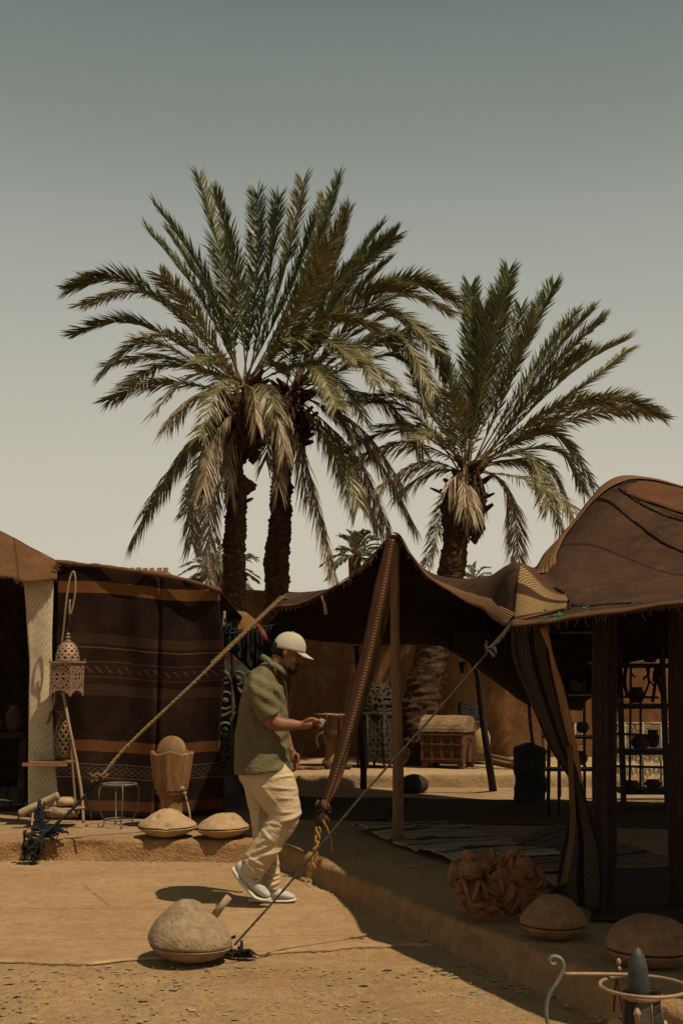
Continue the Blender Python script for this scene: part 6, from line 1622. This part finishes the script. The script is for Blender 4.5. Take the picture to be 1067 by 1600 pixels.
def tr_fold(p, n_):
    near_ = p.y < MD + .01
    d = noise.noise(Vector((p.x * 7, p.y * 5, p.z * 5))) * .008 + noise.noise(Vector((p.x * 7, p.y * 7, p.z * 26))) * .0035
    if near_:
        for (px, py, sx, sy, an, h) in ((455, 1274, 20, 3.2, -22, .018), (437, 1283, 16, 2.6, 8, .012), (452, 1264, 14, 2, 0, .007), (442, 1282, 20, 3.2, -10, -.010), (450, 1243, 14, 1.8, 3, .006), (448, 1210, 15, 2.2, -4, .011), (446, 1228, 16, 2.0, 6, .008), (425, 1240, 22, 2.6, 50, .006),
                                        (418, 1330, 24, 3, -17, .017), (410, 1322, 18, 2.4, -24, .009), (402, 1340, 18, 2.6, 28, .010), (408, 1352, 16, 2.4, 30, .009), (395, 1350, 10, 2, 50, .010), (420, 1300, 10, 2.2, 45, .010), (412, 1310, 9, 2, -35, .008), (430, 1300, 24, 3, -52, .006), (432, 1315, 20, 4, -50, -.006),
                                        (417, 1282, 8, 3, 20, .008), (440, 1322, 16, 2, -40, .006), (400, 1334, 24, 2.2, -10, -.008)):
            g_, _, _ = W_(p, px, py, sx, sy, an); d += h * g_
    else:
        for (px, py, sx, sy, an, h) in ((424, 1366, 12, 2.2, 15, .012), (426, 1375, 12, 2.2, -10, .012), (424, 1384, 12, 2.4, -18, .013), (420, 1356, 12, 2, -10, .008), (423, 1370.5, 12, 2, 0, -.008), (405, 1270, 3, 30, 4, .006)):
            g_, _, _ = W_(p, px, py, sx, sy, an); d += h * g_
    return d * 1.25
fuse(tr, .0065, 4, tr_fold)

# cap
mb = MB(); rows = []
ct_ = Matrix.Rotation(R(12), 3, 'Y'); cc = M_(452.5, 1012)
for i in range(15):
    th_ = (PI / 2) * i / 14; row = []
    for k in range(48):
        a = 2 * PI * k / 48; r1 = 25.0 * MS * math.sin(th_) ** .9; rz = 24.0 * MS * math.cos(th_)
        seamd = 1 + .012 * abs(math.sin(a * 3)) 
        q = Vector((r1 * math.cos(a) * seamd, r1 * math.sin(a) * .80 * seamd, rz)); row.append(cc + ct_ @ q)
    rows.append(row)
rows.append([cc + ct_ @ Vector((25.7 * MS * math.cos(2 * PI * k / 48), 25.7 * MS * .8 * math.sin(2 * PI * k / 48), -.016)) for k in range(48)])
mb.grid(rows, closeu=True); cp_ = mb.build('cap', m_cap, man, solid=.004, fix=False)
mb = MB(); rows = []
for i in range(9):
    f = i / 8; row = []
    for j in range(17):
        g_ = (j / 16 - .5) * 2; wv = .078 * (1 - .12 * f) * math.sqrt(max(0, 1 - (abs(g_) * .55) ** 2)) if True else 0
        yy = g_ * .076 * (1 - .25 * f ** 2); reach = 22.5 * MS * f * math.sqrt(max(.02, 1 - (g_ * .88) ** 2)) - .026 * g_ * g_
        x = 24 * MS + reach - .016; z = -.008 - .020 * g_ * g_ - f * .012
        row.append(cc + ct_ @ (Vector((22 * MS, 0, 0)) + Matrix.Rotation(R(17), 3, 'Y') @ Vector((x - 22 * MS, yy, z))))
    rows.append(row)
mb.grid(rows); mb.build('brim', m_cap, cp_, solid=.005, fix=False)
mb = MB(); mb.ell(cc + ct_ @ Vector((0, 0, 25 * MS)), (.008, .008, .004), seg=8); mb.build('button', m_cap, cp_)
# hair and beard
mb = MB(); mb.ell(M_(446.5, 1014.5), (22.5 * MS, .0795, 21.5 * MS), Matrix.Rotation(R(12), 3, 'Y'), 24)
mt(mb, [(437, 1014, 0, 8, .066), (435.5, 1022, 0, 7, .056), (434, 1027, 0, 4, .042)])
hair = mb.build('hair', m_hair, man)
me = hair.data; bm = bmesh.new(); bm.from_mesh(me)
wl = man.location
def px_of(co): q = co + wl; return 533.5 + q.x * F / MD * 1.0, q
dele = []
for v_ in bm.verts:
    q = v_.co + wl; xx = M_(443, 1015).x; face = q.x > M_(448.5, 1015).x or q.z < M_(0, 1031).z
    if face: dele.append(v_)
bmesh.ops.delete(bm, geom=dele, context='VERTS'); bm.to_mesh(me); bm.free()
mb = MB()
mt(mb, [(451, 1042, 0, 3, .046), (454, 1046.5, 0, 5, .040), (457.5, 1050.5, 0, 5.5, .030), (460, 1052, 0, 3.5, .02)])
mt(mb, [(462, 1046, 0, 3, .022), (461, 1050, 0, 3.8, .022), (458, 1053, 0, 3, .016)], 14)
mb.ell(M_(465.5, 1038), (2.8 * MS, .025, 1.3 * MS), seg=12)
mb.ell(M_(464.2, 1041, -.026), (2 * MS, .006, 4 * MS), seg=10)
mb.ell(M_(464.2, 1041, .026), (2 * MS, .006, 4 * MS), seg=10)
mb.build('beard', m_hair, man)
for sd_ in (-1, 1):
    mb = MB(); mb.ell(M_(463.8, 1023.5, sd_ * .031), (2.2 * MS, .011, 1.5 * MS), seg=12); mb.build('eye', m_eye, man)
    mb = MB(); mb.ell(M_(466.5, 1018.8, sd_ * .030), (1.6 * MS, .020, 1.1 * MS), seg=10); mb.build('eyebrow', m_hair, man)

# shoes
def shoe(pts, sole, dd, name='shoe'):
    mb = MB(); mt(mb, [(a, b, dd, c_, d_) for a, b, c_, d_ in pts], 26, 40); o = mb.build(name, m_shoe, man); fuse(o, .005, 3)
    mb = MB(); mt(mb, [(a, b, dd, c_, d_) for a, b, c_, d_ in sole], 24, 40); mb.build('sole', m_sole, o)
    return o
near_shoe = shoe([(373, 1347, 4, .028), (376, 1352, 10, .038), (382, 1361, 11.5, .040), (391, 1373, 10.5, .043), (402, 1385, 8.5, .048), (412, 1394, 7, .047), (419, 1399, 5, .038), (422, 1401, 2, .02)],
     [(363.5, 1355, 1.5, .025), (366, 1360, 3.6, .038), (376, 1375, 4, .041), (388, 1389, 4, .046), (399, 1400.5, 3.6, .050), (411, 1404.5, 3, .048), (421, 1404.5, 2.2, .034), (424, 1404, 1, .015)], -.075)
mb = MB(); mt(mb, [(381, 1349, -.075, 9, .042), (386, 1357, -.075, 11, .044), (391, 1366, -.075, 11, .042)]); mb.build('ankle_sock', m_shoe, near_shoe)
far_shoe = shoe([(391, 1397, 3, .028), (394, 1395, 9, .038), (403, 1394, 11, .040), (416, 1393, 12, .042), (428, 1395, 10, .047), (441, 1397.5, 7, .049), (453, 1400, 5, .044), (461, 1401.5, 2.5, .025)],
     [(389, 1406, 1.8, .028), (393, 1406.5, 3.2, .039), (410, 1406.5, 3.2, .041), (430, 1406.5, 3.0, .047), (448, 1406.5, 2.8, .050), (459, 1405.5, 2.5, .038), (463.5, 1404, 1.2, .018)], .09)
for q in range(5):
    a = M_(421 + q * 4, 1383 + q * 2.2, .09 - .022); b = M_(425 + q * 4, 1383.5 + q * 2.2, .09 + .022); mb = MB(); mb.tube([a + Vector((0, 0, .004)), (a + b) / 2 + Vector((.003, 0, .009)), b + Vector((0, 0, .004))], .0035, 6); mb.build('lace', m_sole, far_shoe)
for q in range(3):
    a = M_(385 + q * 7, 1362 + q * 7.5, -.12); b = M_(396 + q * 6.5, 1358 + q * 8, -.095); mb = MB(); mb.tube([a, (a + b) / 2 + Vector((0, -.006, .0)), b], .004, 6); mb.build('side_stripe', m_sole, near_shoe)

# small tea glass held between the fingers
gc = M_(500.5, 1135.5, -.19); mb = MB()
mb.lathe(gc, [(.001, 0), (.016, 0), (.017, .004), (.0175, .02), (.022, .052), (.0205, .052), (.0155, .02), (.014, .008), (.001, .007)], 28)
mb2 = Matrix.Rotation(R(18), 3, 'Y')
mb.v = [tuple(gc + mb2 @ (Vector(v_) - gc)) for v_ in mb.v]
tag(mb.build('tea_glass', m_glass, origin=gc), 'small clear tea glass held in the hand of the man', 'glass')
